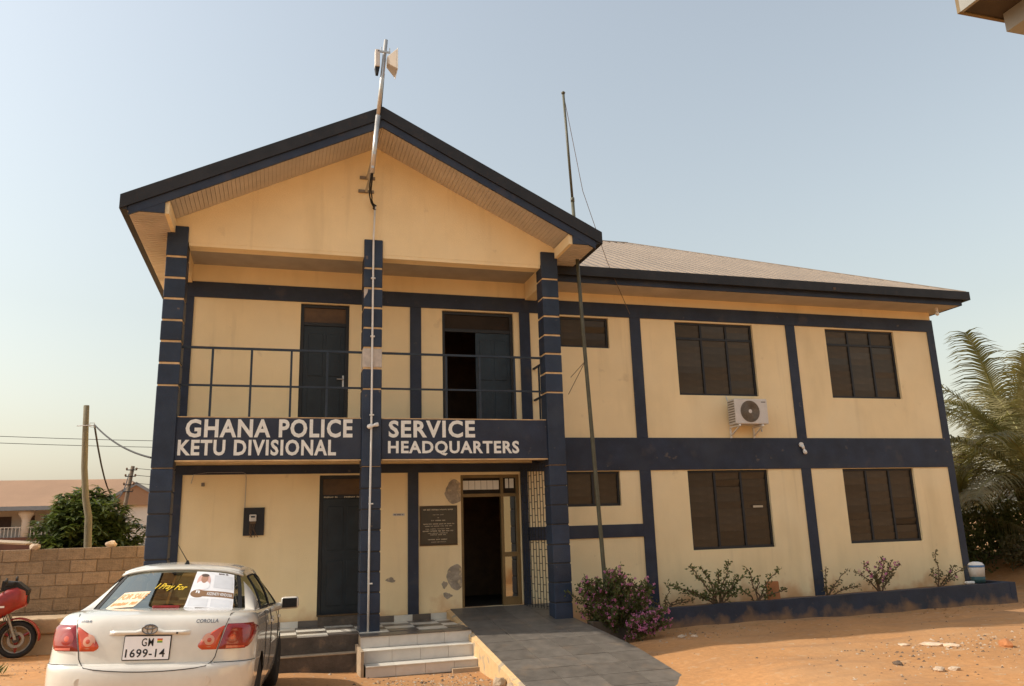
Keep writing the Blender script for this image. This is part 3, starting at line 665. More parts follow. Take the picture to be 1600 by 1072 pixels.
me_ = tag(empty('electricity_meter', (-1.775, -.03, 1.92)), 'electricity meter on a dark wooden board on the porch wall', 'meter')
MB().box(0, .325, 0, .028, 0, .445).build('board', 'brown', me_).data.materials[0] = K['fascia']
MB().box(.09, .20, -.07, -.001, .225, .335).build('meter_body', 'acwhite', me_, bevel=.012); MB().box(.115, .18, -.073, -.0705, .285, .31).build('meter_window', 'black', me_); MB().box(.10, .19, -.055, -.001, .185, .222).build('terminal_cover', 'brown', me_)
mb = MB()
for k in range(5): x = .11+.018*k; mb.tube([(x, -.02, .19), (x+random.uniform(-.03, .03), -.03, .12), (x+random.uniform(-.04, .05), -.02, .05), (x+random.uniform(-.04, .06), -.01, -.03)], .005, 4)
mb.build('wires', 'stem', me_)
MB().tube([(.012, .015, .445), (.012, .015, .93), (.0, .015, 1.0), (-.05, .015, 1.02), (-.6, .015, 1.02), (-.8, .015, .99), (-.83, .015, .85)], .008, 6).build('conduit', 'soffit', me_)
tag(MB().box(-2.45, -2.40, -.03, -.001, 2.72, 2.78).build('junction_box', 'acdark', bevel=.006), 'tiny grey junction box high on the porch wall at left', 'junction box')

# ------------------------------------------------------------------ plants
def leaf(mb, p, d, n, L, Wd):
    d = d.normalized(); s = d.cross(n)
    if s.length < 1e-4: s = d.cross(Vector((1, .3, .2)))
    s.normalize(); nn = s.cross(d)
    a = p+d*L*.5+s*Wd*.5+nn*Wd*.12; b = p+d*L*.5-s*Wd*.5+nn*Wd*.12
    mb.add([p, a, p+d*L, b], [(0, 1, 2), (0, 2, 3)])
def rvec(rr=random): return Vector((rr.gauss(0, 1), rr.gauss(0, 1), rr.gauss(0, 1))).normalized()
def shrub(name, loc, label, branches, flowers=0., leafm='leaf', seed=1, lsize=.045, dens=70, group=None, cat='shrub'):
    rr = random.Random(seed); o = tag(empty(name, loc), label, cat, group); st_ = MB(); lf = MB(); fl = MB()
    for (dx, dy, dz, n) in branches:
        end = Vector((dx, dy, dz)); L = end.length; pts = []
        for k in range(7):
            t = k/6; q = end*t+Vector((rr.gauss(0, .02), rr.gauss(0, .02), .10*L*math.sin(t*math.pi)*.6)); pts.append(q)
        pts[0] = Vector((0, 0, -.03)); st_.tube(pts, [.012*(1-.75*k/6)+.002 for k in range(7)], 5)
        cnt = int(dens*L*n)
        for i in range(cnt):
            t = rr.uniform(.18, 1)**.8; k = min(5, int(t*6)); f = t*6-k; p = pts[k].lerp(pts[k+1], f)
            d = rvec(rr)+Vector((0, 0, .35)); sp = .035+.03*n
            leaf(lf, p+rvec(rr)*sp*rr.random(), d, rvec(rr), lsize*rr.uniform(.6, 1.35), lsize*.55)
        if flowers:
            for i in range(int(flowers*10*n)):
                p = pts[-1-rr.randint(0, 2)]+rvec(rr)*.06
                for _ in range(6): leaf(fl, p+rvec(rr)*.012, rvec(rr), rvec(rr), .034, .03)
    st_.build('stems', 'stem', o); lf.build('foliage', leafm, o)
    if fl.v: tag(fl.build('flowers', 'flower', o), kind='stuff')
    return o
rr = random.Random(11); br = []
for i in range(80):
    a = rr.uniform(0, 6.283); rad = rr.uniform(.05, .66)**.9; br.append((rad*math.cos(a)*1.0, rad*math.sin(a)*.6-.05, rr.uniform(.5, 1.12)*(1-.30*rad), 1.5))
br += [(rr.uniform(-.75, .8), rr.uniform(-.3, .2), rr.uniform(.75, 1.15), .55) for _ in range(16)]
bb = shrub('flowering_bush', (4.02, -1.42, .12), 'large leafy bush full of magenta flowers beside the ramp', br, .34, 'leaf', 5, .055, 125)
rr = random.Random(12); br = []
for i in range(30):
    a = rr.uniform(0, 6.283); rad = rr.uniform(.1, .5); br.append((rad*math.cos(a)*.8+.35, rad*math.sin(a)*.4-.12, rr.uniform(.12, .5), 1.4))
low = MB()
for ch in shrub('low_flowering_bush', (4.10, -1.78, .1), 'low front clump of magenta flowers at the end of the ramp edging', br, .5, 'leaf', 6, .05, 115).children: pass
zz = lambda x: .42+.0105*(x-4.9)
shrub('leaning_shrub', (6.45, -.6, zz(6.4)), 'widest green shrub in the planter with long arms, left of the terracotta slab', [(-.78, -.05, .36, 1.1), (-.42, .0, .62, .9), (-.22, .0, .60, .8), (.05, 0, .52, 1.1), (.22, 0, .66, 1.), (.30, -.05, .45, 1.2), (.42, 0, .42, .9), (-.1, -.1, .35, 1.5), (.12, -.1, .36, 1.5), (-.3, -.1, .2, 1.4), (.3, -.1, .22, 1.3), (-.55, -.05, .22, .9)], 0, 'leaf', 21, .055, 100).scale = (1.35, 1., 1.15)
shrub('sparse_shrub', (7.25, -.6, zz(7.2)), 'sparse green shrub in front of the terracotta slab', [(-.12, 0, .55, .8), (.08, 0, .42, .7), (.42, .05, .50, .9), (.5, -.1, .2, .7), (-.3, 0, .22, 1.), (.2, -.1, .2, 1.)], 0, 'leaf', 22, .055, 95).scale = (1.25, 1., 1.15)
shrub('thin_shrub', (8.75, -.6, zz(8.7)), 'thin bare stemmed shrub beside the middle wing pilaster', [(.05, 0, .55, .4), (.55, 0, .5, .35), (.25, -.1, .25, .9), (.7, -.1, .18, .7), (-.1, -.1, .2, .9)], 0, 'leaf_dry', 23, .058, 95)
shrub('pink_shrub', (9.98, -.6, zz(9.9)), 'pink flowered shrub below the right wing window', [(-.42, 0, .36, .8), (-.25, 0, .5, 1.), (.0, 0, .48, 1.2), (.12, 0, .58, 1.), (.30, 0, .5, 1.), (.45, 0, .45, .7), (-.15, -.1, .3, 1.4), (.15, -.1, .3, 1.3)], .30, 'leaf_dry', 24, .05, 110).scale = (1.2, 1., 1.15)
shrub('straggling_shrub', (11.35, -.6, zz(11.3)), 'straggling shrub with a long arm near the far wing corner', [(.08, 0, .75, .5), (-.1, 0, .35, 1.1), (.12, 0, .32, 1.2), (.55, 0, .42, .9), (.95, .02, .42, .4), (.35, -.1, .2, 1.)], .14, 'leaf_dry', 25, .055, 100)
shrub('weed_clump', (5.35, -.6, zz(5.3)), 'low weeds in the planter next to the flowering bush', [(-.3, 0, .2, 1.), (.1, 0, .3, 1.), (.35, 0, .16, .8), (.6, 0, .12, .8)], 0, 'leaf_dry', 26, .055, 90)
tc = tag(MB().box(-.13, .13, -.04, .03, 0, .36).build('terracotta_slab', 'terracotta', bevel=.02, loc=(7.72, -.42, zz(7.7)-.02)), 'terracotta coloured slab standing in the planter', 'slab'); tc.rotation_euler.x = -.06
# bucket at the far end
bk = tag(empty('paint_bucket', (12.34, -.62, .56)), 'white paint bucket with blue label at the end of the planter', 'bucket')
K['bucket_blue'] = mat('blue_label', (.06, .16, .34), .5, .2, 9); K['bucket_teal'] = mat('dark_teal_band', (.03, .08, .09), .6, .2, 9)
MB().lathe([(.115, 0), (.12, .10)], n=24).build('lower_band', 'bucket_teal', bk, smooth=True); MB().lathe([(.12, .101), (.132, .24), (.134, .25)], n=24).build('bucket_body', 'white', bk, smooth=True)
MB().lathe([(.136, .251), (.13, .30), (.10, .335), (.05, .35)], n=24).build('lid', 'white', bk, smooth=True)
MB().lathe([(.1365, .262), (.1315, .295)], n=24, caps=False).build('label', 'bucket_blue', bk)
tag(MB().box(-.09, .09, -.05, .05, 0, .05).build('white_rag', 'white', bevel=.02, loc=(12.02, -.72, .555)), 'scrap of white rag on the planter end beside the bucket', 'rag')

def frond(o, base, az, el, L, seed, nl=58, m='leaf_palm', droop=1.0):
    rr = random.Random(seed); pts = []; d = Vector((math.cos(az)*math.cos(el), math.sin(az)*math.cos(el), math.sin(el))); p = Vector(base); N = 14
    tw = rr.uniform(-.3, .3)
    for k in range(N+1):
        pts.append(p.copy()); p = p+d*L/N; d = (d+Vector((0, 0, -.085*droop*(.4+k/N*1.3)))).normalized()
    rb = MB().tube(pts, [.028*(1-.88*k/N) for k in range(N+1)], 5)
    lf = MB()
    for i in range(nl):
        t = .12+.88*i/nl; k = min(N-1, int(t*N)); q = pts[k].lerp(pts[k+1], t*N-k); tg = (pts[k+1]-pts[k]).normalized()
        s = tg.cross(Vector((0, 0, 1))).normalized(); upv = s.cross(tg)
        ll = L*.27*(math.sin(min(1, t*1.25+.12)*math.pi*.62)+.12)*(1.12-t*.55)*rr.uniform(.8, 1.1)
        for sd in (-1, 1):
            dd = (s*sd*(.75+.2*math.sin(tw+t*3))+tg*.62+upv*rr.uniform(-.1, .22)).normalized(); a = q; pv = None; segs = 3; w0 = .042*L/3.2
            for j in range(segs):
                b = a+dd*ll/segs; side = dd.cross(upv).normalized()*w0*(1-j/segs*.75)*.5; side2 = dd.cross(upv).normalized()*w0*(1-(j+1)/segs*.95)*.5
                lf.add([a-side, a+side, b+side2, b-side2], [(0, 1, 2, 3)]); a = b; dd = (dd+Vector((0, 0, -.34-.2*rr.random()))).normalized()
    r_ = rb.build('frond', 'rib', o); lf.build('leaflets', m, r_)
def palm(name, loc, ht, label, n, L, seed, azc=None):
    rr = random.Random(seed); o = tag(empty(name, loc), label, 'palm tree', 'coconut palms beyond the wing')
    pts = [(.05*math.sin(k*.9), .04*k, ht*k/8) for k in range(9)]; MB().tube(pts, [.2-.06*k/8+.015*(k % 2) for k in range(9)], 12).build('trunk', 'bark', o, smooth=True)
    for i in range(n):
        az = 2*math.pi*i/n*1.0+rr.uniform(-.2, .2); el = [1.15, .75, .38, .05][i*7 % 4]+rr.uniform(-.12, .12)
        frond(o, (pts[-1][0], pts[-1][1], ht), az, el, L*rr.uniform(.85, 1.1), seed*50+i, m='palm_dry' if (el < .12 and i % 3 == 0) else 'leaf_palm')
    return o
palm('coconut_palm', (17.9, 2.0, .6), 1.9, 'coconut palm with long drooping fronds right of the wing', 26, 3.8, 3)
palm('coconut_palm', (19.6, 4.2, .6), 3.1, 'taller coconut palm rising behind the first at the right edge', 22, 3.9, 4)
palm('coconut_palm', (17.9, 5.0, .6), 1.3, 'low young coconut palm close behind the wing corner', 22, 3.6, 6)
def leaf_bush(name, loc, rx, ry, rz, n, label, seed, m, ls, cat='bush', group=None):
    rr = random.Random(seed); o = tag(empty(name, loc), label, cat, group); lf = MB(); st_ = MB()
    for c in range(16):
        d = rvec(rr); d.z = abs(d.z); cc = Vector((d.x*rx, d.y*ry, d.z*rz))*rr.uniform(.45, .85); st_.tube([(0, 0, -.1), cc*.5+Vector((0, 0, .05)), cc], [.03, .02, .008], 5)
        for i in range(n//16):
            p = cc+rvec(rr)*min(rx, rz)*.42*rr.random()**.5; leaf(lf, p, rvec(rr)+Vector((0, 0, -.3)), rvec(rr), ls*rr.uniform(.6, 1.3), ls*.5)
    st_.build('stems', 'stem', o); lf.build('foliage', m, o); return o
leaf_bush('wild_bush', (16.2, 4.2, .4), 1.5, 1.2, 2.2, 3600, 'dense dark bush under the palm fronds beside the wing corner', 31, 'leaf', .14)
leaf_bush('wild_bush', (18.6, 4.4, .6), 2., 1.2, 1.9, 3600, 'dark wild bush above the earth bank at the right edge', 32, 'leaf', .14)
leaf_bush('wild_bush', (14.9, 5.4, .2), 1.2, 1.2, 2.6, 2800, 'tall dark bush tight behind the wing corner', 33, 'leaf', .14)
leaf_bush('dry_bush', (17.3, 2.5, .75), .9, .6, .7, 1000, 'low dry bush on top of the earth bank', 34, 'leaf_dry', .12)

# ------------------------------------------------------------------ left: block wall, poles, tree, house
BW = tag(empty('block_wall', (0, 3.1, 0)), 'bare sandcrete block boundary wall behind the parked car', 'wall')
HW = 1.80; bh = .225; bl = .45; x_l, x_r = -11., -3.1
MB().box(x_l, x_r, .012, .138, -.3, HW-.02).build('mortar_core', 'mortar', BW)
blk = MB().box(.006, bl-.006, 0, .15, .006, bh-.006).build('block', 'block', BW, loc=(x_l, 0, HW-bh), bevel=.008); n = 0
for r_ in range(8):
    x = x_l-(bl/2 if r_ % 2 else 0)+(0 if r_ else bl); 
    while x < x_r-.05:
        o = share(blk, 'block', BW, (x, random.uniform(-.006, .006), HW-bh*(r_+1)), rot=(0, 0, random.uniform(-.008, .008)))
        if x+bl > x_r: o.scale.x = (x_r-x)/bl
        b = o.modifiers.new('bevel', 'BEVEL'); b.width = .008; b.segments = 1; b.limit_method = 'ANGLE'
        x += bl
def rock(name, loc, s, label, m='stone', seed=1, group=None, cat='stone'):
    import bmesh
    rr = random.Random(seed); bm = bmesh.new(); bmesh.ops.create_icosphere(bm, subdivisions=2, radius=1)
    for v in bm.verts:
        k = 1+rr.uniform(-.16, .16); v.co = Vector((v.co.x*s[0]*k, v.co.y*s[1]*k, v.co.z*s[2]*k))
    me = bpy.data.meshes.new(name); bm.to_mesh(me); bm.free(); me.materials.append(K[m]); o = bpy.data.objects.new(name, me); COL.objects.link(o); o.location = loc; o.rotation_euler.z = rr.uniform(0, 6); tag(o, label, cat, group); return o
rock('stone', (-5.56, 3.17, 1.83), (.13, .09, .07), 'pale stone lying on the block wall left of the wooden pole', seed=2); rock('stone', (-4.27, 3.17, 1.84), (.10, .08, .07), 'pale stone lying on the block wall under the tree', seed=3)
sb = tag(empty('concrete_slab', (-5.0, 2.45, 0)), 'cracked concrete slab on a step by the block wall', 'slab')
fixn(MB().hexa([(-1.6, -.22, .40), (.35, -.18, .36), (.42, .5, .38), (-1.6, .5, .40)], [(-1.6, -.25, .66), (.15, -.25, .62), (.40, .48, .62), (-1.6, .48, .66)]).build('top_slab', 'slab', sb, bevel=.03))
MB().box(-1.5, .33, -.12, .5, -.2, .36).build('lower_step', 'slab', sb, bevel=.02)
po = tag(empty('wooden_pole', (-5.1, 4.6, 0)), 'crooked bare wooden pole standing behind the block wall', 'pole')
MB().tube([(.30, .0, -.2), (.15, 0, 1.7), (.11, 0, 2.4), (.03, 0, 2.75), (-.05, 0, 3.4), (-.09, 0, 4.1), (-.12, 0, 4.72)], [.078, .074, .07, .066, .062, .06, .056], 10).build('shaft', 'wood', po, smooth=True)
MB().tube([(-.26, -.03, 4.28), (.09, -.08, 4.29)], .010, 5).tube([(-.01, -.06, 4.26), (-.01, -.06, 4.34), (.08, -.06, 4.34), (.08, -.06, 4.25), (-.01, -.06, 4.26)], .008, 5).build('wire_bracket', 'metal', po)
up = tag(empty('utility_pole', (-7.7, 25., 0)), 'leaning utility pole with insulators beyond the tree', 'utility pole')
MB().tube([(-.35, 0, 0), (.22, 0, 5.1)], [.10, .08], 10).build('shaft', 'bark', up, smooth=True)
for z in (4.9, 4.62, 4.25, 3.95):
    x = -.35+.57*z/5.1; MB().box(x-.22, x+.22, -.14, -.10, z, z+.04).build('crossarm', 'fascia', up)
    for dx in (-.2, .2): MB().lathe([(.035, .04), (.045, .07), (.03, .12)], (x+dx, -.12, z), n=8).build('insulator', 'stem', up)
def wire(name, a, b, sag, label, rad=.01, cat='cable', group=None):
    a = Vector(a); b = Vector(b); pts = []
    for k in range(15): t = k/14; p = a.lerp(b, t); p.z -= sag*4*t*(1-t); pts.append(p)
    return tag(MB().tube(pts, rad, 5).build(name, 'black'), label, cat, group)
wire('service_cable', (-5.02, 4.54, 4.30), (-3.09, -1.0, 3.10), .10, 'black cable from the wooden pole to the left porch column', .016)
wire('service_cable', (-5.02, 4.54, 4.29), (-7.6, 24.9, 4.75), 1.3, 'slack cable from the wooden pole to the leaning utility pole', .02)
for k, z in enumerate((5.0, 4.7, 4.35)): wire('power_line', (-7.4, 25., z+.0), (4., 22.0, z-.1), .35, ['highest', 'middle', 'lowest'][k]+' wire running right from the utility pole to the building', .012, 'power line', 'wires at the utility pole')
for k, z in enumerate((8.35, 7.95)): wire('power_line', (-40, 40., z+1.4), (0, 40., z-.55), .5, ['upper', 'lower'][k]+' of the two distant wires across the pale left sky', .018, 'power line', 'distant wires')
# mango tree
tr = tag(empty('mango_tree', (-6.1, 9.8, 0)), 'dense green mango tree behind the block wall', 'tree')
rr = random.Random(41); lf = MB(); tk = MB(); tk.tube([(0, 0, -.1), (.05, 0, .7), (0, .05, 1.4)], [.16, .13, .11], 9)
lobes = [(-.15, 0, 2.55, .75), (-.55, -.1, 2.2, .6), (.5, 0, 2.25, .7), (.95, .1, 1.95, .58), (0, -.2, 1.9, .9), (.6, -.2, 1.6, .7), (-.5, -.2, 1.6, .6), (1.15, 0, 1.5, .45), (-.35, .2, 2.9, .45), (.2, .3, 2.85, .5), (-.1, -.3, 2.4, .6), (.4, -.3, 2.0, .6)]
for lx, ly, lz, lr in lobes:
    tk.tube([(0, .05, 1.3), (lx*.5, ly*.5, 1.3+(lz-1.3)*.6), (lx, ly, lz)], [.07, .05, .02], 6)
    for c in range(int(60*lr*lr*3.2)):
        d = rvec(rr); cc = Vector((lx, ly, lz))+d*lr*rr.uniform(.55, 1.05)
        for i in range(13):
            a = rr.uniform(0, 6.283); dd = Vector((math.cos(a), math.sin(a), rr.uniform(-.9, .35))); leaf(lf, cc, dd, Vector((0, 0, 1)), rr.uniform(.20, .34), .085)
tk.build('trunk', 'bark', tr, smooth=True); lf.build('crown', 'leaf_mango', tr)
# house with a verandah
K['rust'] = mat('rusty_roof_sheet', (.33, .195, .115), .8, .12, .25, fine=.05, bscale=12); K['hwhite'] = mat('house_wash', (.62, .58, .52), .9, .06, 1); K['hgrey'] = mat('grey_fascia', (.22, .235, .25), .8, .1, 2); K['hbrown'] = mat('dark_shutter', (.08, .05, .04), .7, .2, 3); K['hred'] = mat('oxide_red_base', (.16, .07, .045), .8, .2, 2)
HO = tag(empty('verandah_house', (-19.5, 55., 0)), 'white house with rust brown roof and columned verandah behind the wall', 'house'); HO.rotation_euler.z = -.02
MB().box(-14, 11.5, 2.2, 9.0, -.2, 4.35).build('wall', 'hwhite', HO); MB().box(-14, 7.2, -.2, 2.199, -.2, 2.30).build('verandah_base', 'hred', HO)
rf = MB().hexa([(-15, -1., 4.42), (9.6, -1., 4.42), (9.6, 11, 4.42), (-15, 11, 4.42)], [(-15, 4.6, 6.85), (6.2, 4.6, 6.85), (6.2, 5.2, 6.85), (-15, 5.2, 6.85)]).build('roof', 'rust', HO); fixn(rf)
MB().box(-15, 5.4, -1.1, -1.005, 4.25, 4.55).build('fascia', 'hgrey', rf)
gxm = 7.9
fixn(MB().prism_y([(5.3, 4.42), (10.5, 4.42), (gxm, 6.0)], -1.6, 3.0).build('cross_gable', 'rust', rf))
MB().prism_y([(5.6, -.2), (10.3, -.2), (10.3, 4.5), (gxm, 5.75), (5.6, 4.5)], -1.3, 2.19).build('gable_wall', 'hwhite', HO)
for s in (-1, 1):
    e = gxm+s*2.75; P = [(e, 4.28), (gxm, 5.95), (gxm, 6.2), (e, 4.53)]
    MB().prism_y(P if s < 0 else P[::-1], -1.75, -1.62).build('barge_board', 'hgrey', rf)
for x in (-8., -2.6, 0.1, 2.7):
    if x == -2.6: continue
    MB().lathe([(.28, 2.3), (.28, 3.5), (.36, 3.75), (.55, 4.0), (.55, 4.25)], (x, .1, 0), n=14).build('verandah_column', 'hwhite', HO, smooth=True)
for x0, x1, z0, z1 in [(-2.35, -1.5, 2.95, 3.9), (-.35, .1, 2.4, 3.95), (.75, 1.25, 2.3, 3.95), (-4.2, -3.4, 2.3, 3.95), (-6.5, -5.5, 2.9, 3.9), (3.6, 4.5, 2.9, 3.9)]:
    MB().box(x0, x1, 2.14, 2.199, z0, z1).build('window' if z0 > 2.5 else 'door', 'hbrown', HO)
ba = MB(); ba.box(-14, 5.5, -.06, .0, 3.0, 3.07)
for k in range(78): ba.box(-14+k*.25, -13.95+k*.25, -.055, -.005, 2.3, 3.0)
ba.build('balustrade', 'hwhite', HO)
sh = tag(empty('lean_to_shed', (-9.1, 9., 0)), 'low shed with a thin sloping sheet roof left of the tree', 'shed')
MB().box(-3, .9, 0, 2., -.2, 1.75).build('wall', 'mortar', sh); fixn(MB().hexa([(-3.2, -.5, 2.30), (2.0, -.5, 1.86), (2.0, 2.3, 1.86), (-3.2, 2.3, 2.30)], [(-3.2, -.5, 2.34), (2.0, -.5, 1.90), (2.0, 2.3, 1.90), (-3.2, 2.3, 2.34)]).build('sheet_roof', 'slab', sh))

# neighbouring building whose eave corner cuts into the top right of the view
NBD = tag(empty('neighbouring_building', (0, 0, 0)), 'corner of a neighbouring roof eave in the top right of the view', 'building')
K['nsoffit'] = mat('brown_eave_boards', (.05, .036, .024), .8, .25, 5); K['ngrey'] = mat('grey_green_fascia', (.25, .25, .23), .7, .1, 4)
ex, ey, ez = 3.74, -9.72, 5.74
MB().box(ex, 12, -22, ey, ez, ez+.05).build('soffit', 'nsoffit', NBD); MB().box(ex-.03, 12, ey+.001, ey+.03, ez-.01, ez+.25).build('fascia', 'alu', NBD); MB().box(ex-.03, ex-.001, -22, ey, ez-.01, ez+.25).build('fascia', 'ngrey', NBD)
MB().hexa([(ex-.1, ey+.1, ez+.26), (ex-.1, -22, ez+.26), (12, -22, ez+.26), (12, ey+.1, ez+.26)], [(ex-.1, ey+.1, ez+.30), (ex-.1, -22, ez+.30), (12, -18, ez+3.), (12, ey-3, ez+3.)]).build('roof', 'roof', NBD)
MB().box(ex+.34, 12, -22, ey-.05, ez-.16, ez-.001).build('eave_beam', 'ngrey', NBD); MB().box(4.95, 12, -21.5, -11.0, -.3, ez-.161).build('wall', 'cream', NBD)

# ------------------------------------------------------------------ parked saloon car, rear towards the viewer
K['car'] = mat('white_car_paint', (.67, .635, .565), .22, .05, 2.5, spec=.5, fine=.03, bscale=14, coat=.9)
layer(K['car'], (.45, .33, .22), 3., .58, .85, .22, zlo=.1, zhi=.8)
K['lamp_red'] = mat('red_lamp_lens', (.27, .012, .008), .12, .25, 9, spec=.6, coat=.5)
K['lamp_orange'] = mat('orange_lamp_lens', (.52, .06, .018), .12, .15, 9, spec=.6, coat=.5)
K['lamp_pale'] = mat('pale_lamp_lens', (.62, .30, .20), .15, .1, 9, spec=.6, coat=.5)
K['chrome'] = mat('chrome', (.22, .22, .225), .22, .1, 9, metal=1.)
K['seam'] = mat('panel_gap', (.035, .03, .025), .8, .2, 9)
K['tyre'] = mat('tyre', (.02, .018, .017), .85, .3, 9, .3, 60)
K['plate'] = mat('number_plate_white', (.86, .86, .88), .4, .03, 9)
K['carglass'] = glassmat('tinted_car_glass', (.36, .38, .30), .04, .03, .34)
K['seat'] = mat('grey_seat_cloth', (.24, .215, .17), .9, .2, 6)
CAR = tag(empty('parked_car'), 'white saloon car with a for sale paper in its rear window', 'car')
th, ro, pi_ = -.082, .0409, -.0457
CAR.matrix_world = Matrix.Translation((-2.316, -6.265, .26)) @ Matrix.Rotation(th, 4, 'Z') @ Matrix.Rotation(pi_, 4, 'X') @ Matrix.Rotation(ro, 4, 'Y')
LEN = 4.50
PROF = [(.17, .10, .74, .45), (.21, .05, .80, .5), (.30, .015, .83, .52), (.45, .0, .848, .52), (.56, .003, .852, .50), (.605, .012, .853, .48), (.625, .03, .853, .46), (.632, .062, .852, .44), (.64, .074, .851, .44),
        (.72, .078, .851, .46), (.82, .084, .849, .48), (.90, .094, .843, .50), (.96, .110, .832, .52), (1.0, .135, .815, .54), (1.022, .170, .795, .55), (1.034, .22, .77, .55)]
def interp(z):
    for a, b in zip(PROF, PROF[1:]):
        if z <= b[0]:
            t = max(0, (z-a[0])/(b[0]-a[0])); return [p+(q-p)*t for p, q in zip(a, b)]
    return list(PROF[-1])
def ring_pt(s, z, off=0.):
    """s: 0 at the rear centre, +-1 at the end of the rear corner curve, up to +-2 at the front centre"""
    _, yr, w_, L = interp(z); sg = 1 if s >= 0 else -1; a = abs(s); n = 3.4
    def rear(t):
        an = t*math.pi/2; return (w_*math.sin(an)**(2/n) if an > 0 else 0., yr+L*(1-max(0, math.cos(an))**(2/n)))
    tall = smooth(.2, 1.0, z)
    yf = LEN-.05-.95*smooth(.78, 1.03, z)-.12*smooth(.55, .78, z); Lf = .75
    if a <= 1:
        # blend param so the points are evenly spread across the rear face
        t = a; x = w_*(1-(1-t)**1.0); 
        x = w_*min(1, t*1.02) if t < .9 else w_*(.918+.082*math.sin((t-.9)/.1*math.pi/2))
        x = min(x, w_); y = yr+L*(1-max(0, 1-(x/w_)**n)**(1/n))
    elif a <= 1.6:
        t = (a-1)/.6; x = w_*(1-.0*t); y = (yr+L)+(yf-Lf-yr-L)*t; x = w_*(1-.035*t*t)
    else:
        t = (a-1.6)/.4; wf = w_*.965; an = t*math.pi/2; x = wf*max(0, math.cos(an))**(2/2.8); y = yf-Lf+Lf*max(0, math.sin(an))**(2/2.8)
    return Vector((sg*x, y, z))
def surf(s, z, off=0.):
    p = ring_pt(s, z)
    if off:
        e = .004; d1 = ring_pt(s+e, z)-ring_pt(s-e, z); d2 = ring_pt(s, min(1.03, z+e))-ring_pt(s, z-e); n = d1.cross(d2).normalized()
        p = p+n*off
    return p
def surf_x(x, z, off=0.):       # rear face addressed by x
    w_ = interp(z)[2]; t = abs(x)/w_
    s = t/1.02 if t < .918 else .9+.1*math.asin(min(1, (t-.918)/.082))/(math.pi/2)
    return surf(s if x >= 0 else -s, z, off)
ss = [-2+.02*i for i in range(201)][:-1]
body = MB(); nz = len(PROF); ns = len(ss)
zs = []
for a, b in zip(PROF, PROF[1:]): zs += [a[0]+(b[0]-a[0])*k/2 for k in range(2)]
zs.append(PROF[-1][0])
body.v = [tuple(ring_pt(s, z)) for z in zs for s in ss]
for i in range(len(zs)-1):
    for k in range(ns): body.f.append((i*ns+k, i*ns+(k+1) % ns, (i+1)*ns+(k+1) % ns, (i+1)*ns+k))
body.f.append(tuple(reversed(range(ns))))
# deck: shrink the last ring towards the middle, crowned
base = (len(zs)-1)*ns
for q, (k_, dz) in enumerate([(.93, .012), (.8, .020), (.5, .028)]):
    o0 = len(body.v)
    for s in ss:
        p = ring_pt(s, zs[-1]); body.v.append((p.x*k_, 2.1+(p.y-2.1)*(1-(1-k_)*.42), p.z+dz))
    for k in range(ns): body.f.append((base+k, base+(k+1) % ns, o0+(k+1) % ns, o0+k))
    base = o0
body.f.append(tuple(base+k for k in range(ns))); body.mi = [0]*len(body.f)
bo = body.build('body', ['car', 'black'], CAR, smooth=True)
fixn(bo)
WY = (1.02, 3.62); WR = .30
def boolean(o, cutter):
    md = o.modifiers.new('cut', 'BOOLEAN'); md.object = cutter; md.operation = 'DIFFERENCE'; md.solver = 'EXACT'
    bpy.context.view_layer.update(); dg = bpy.context.evaluated_depsgraph_get(); me = bpy.data.meshes.new_from_object(o.evaluated_get(dg)); o.modifiers.clear(); old = o.data; o.data = me
    bpy.data.meshes.remove(old); bpy.data.objects.remove(cutter)
for yw in WY:
    for sx in (-1, 1):
        ct = MB(); ct.cur = 1; ct.lathe([(.345, sx*.56), (.345, sx*1.0)], (0, yw, .30), 'x', 40); co = ct.build('cutter', ['car', 'black'], CAR); fixn(co); boolean(bo, co)
bo.name = 'body'
# hollow for the cabin so that the interior shows through the glass
ct = MB(); ct.cur = 1; ct.hexa([(-.66, .92, .62), (.66, .92, .62), (.70, 3.1, .45), (-.70, 3.1, .45)], [(-.66, .92, 1.3), (.66, .92, 1.3), (.70, 3.25, 1.3), (-.70, 3.25, 1.3)]); co = ct.build('cutter', ['car', 'black'], CAR); fixn(co); boolean(bo, co)
for p in bo.data.polygons: p.use_smooth = True
try: bo.data.set_sharp_from_angle(angle=R(35))
except Exception: pass
for yw in WY:
    for sx in (-1, 1):
        wh = MB().lathe([(.17, -.09), (.25, -.10), (.295, -.085), (.31, -.05), (.31, .05), (.295, .085), (.25, .10), (.17, .09)], (0, 0, 0), 'x', 32).build('wheel', 'tyre', CAR, smooth=True, loc=(sx*.74, yw, .305))
        rim = MB().lathe([(.195, sx*.06), (.185, sx*.085), (.06, sx*.07), (.03, sx*.09)], (0, 0, 0), 'x', 28).build('rim', 'metal', wh, smooth=True)
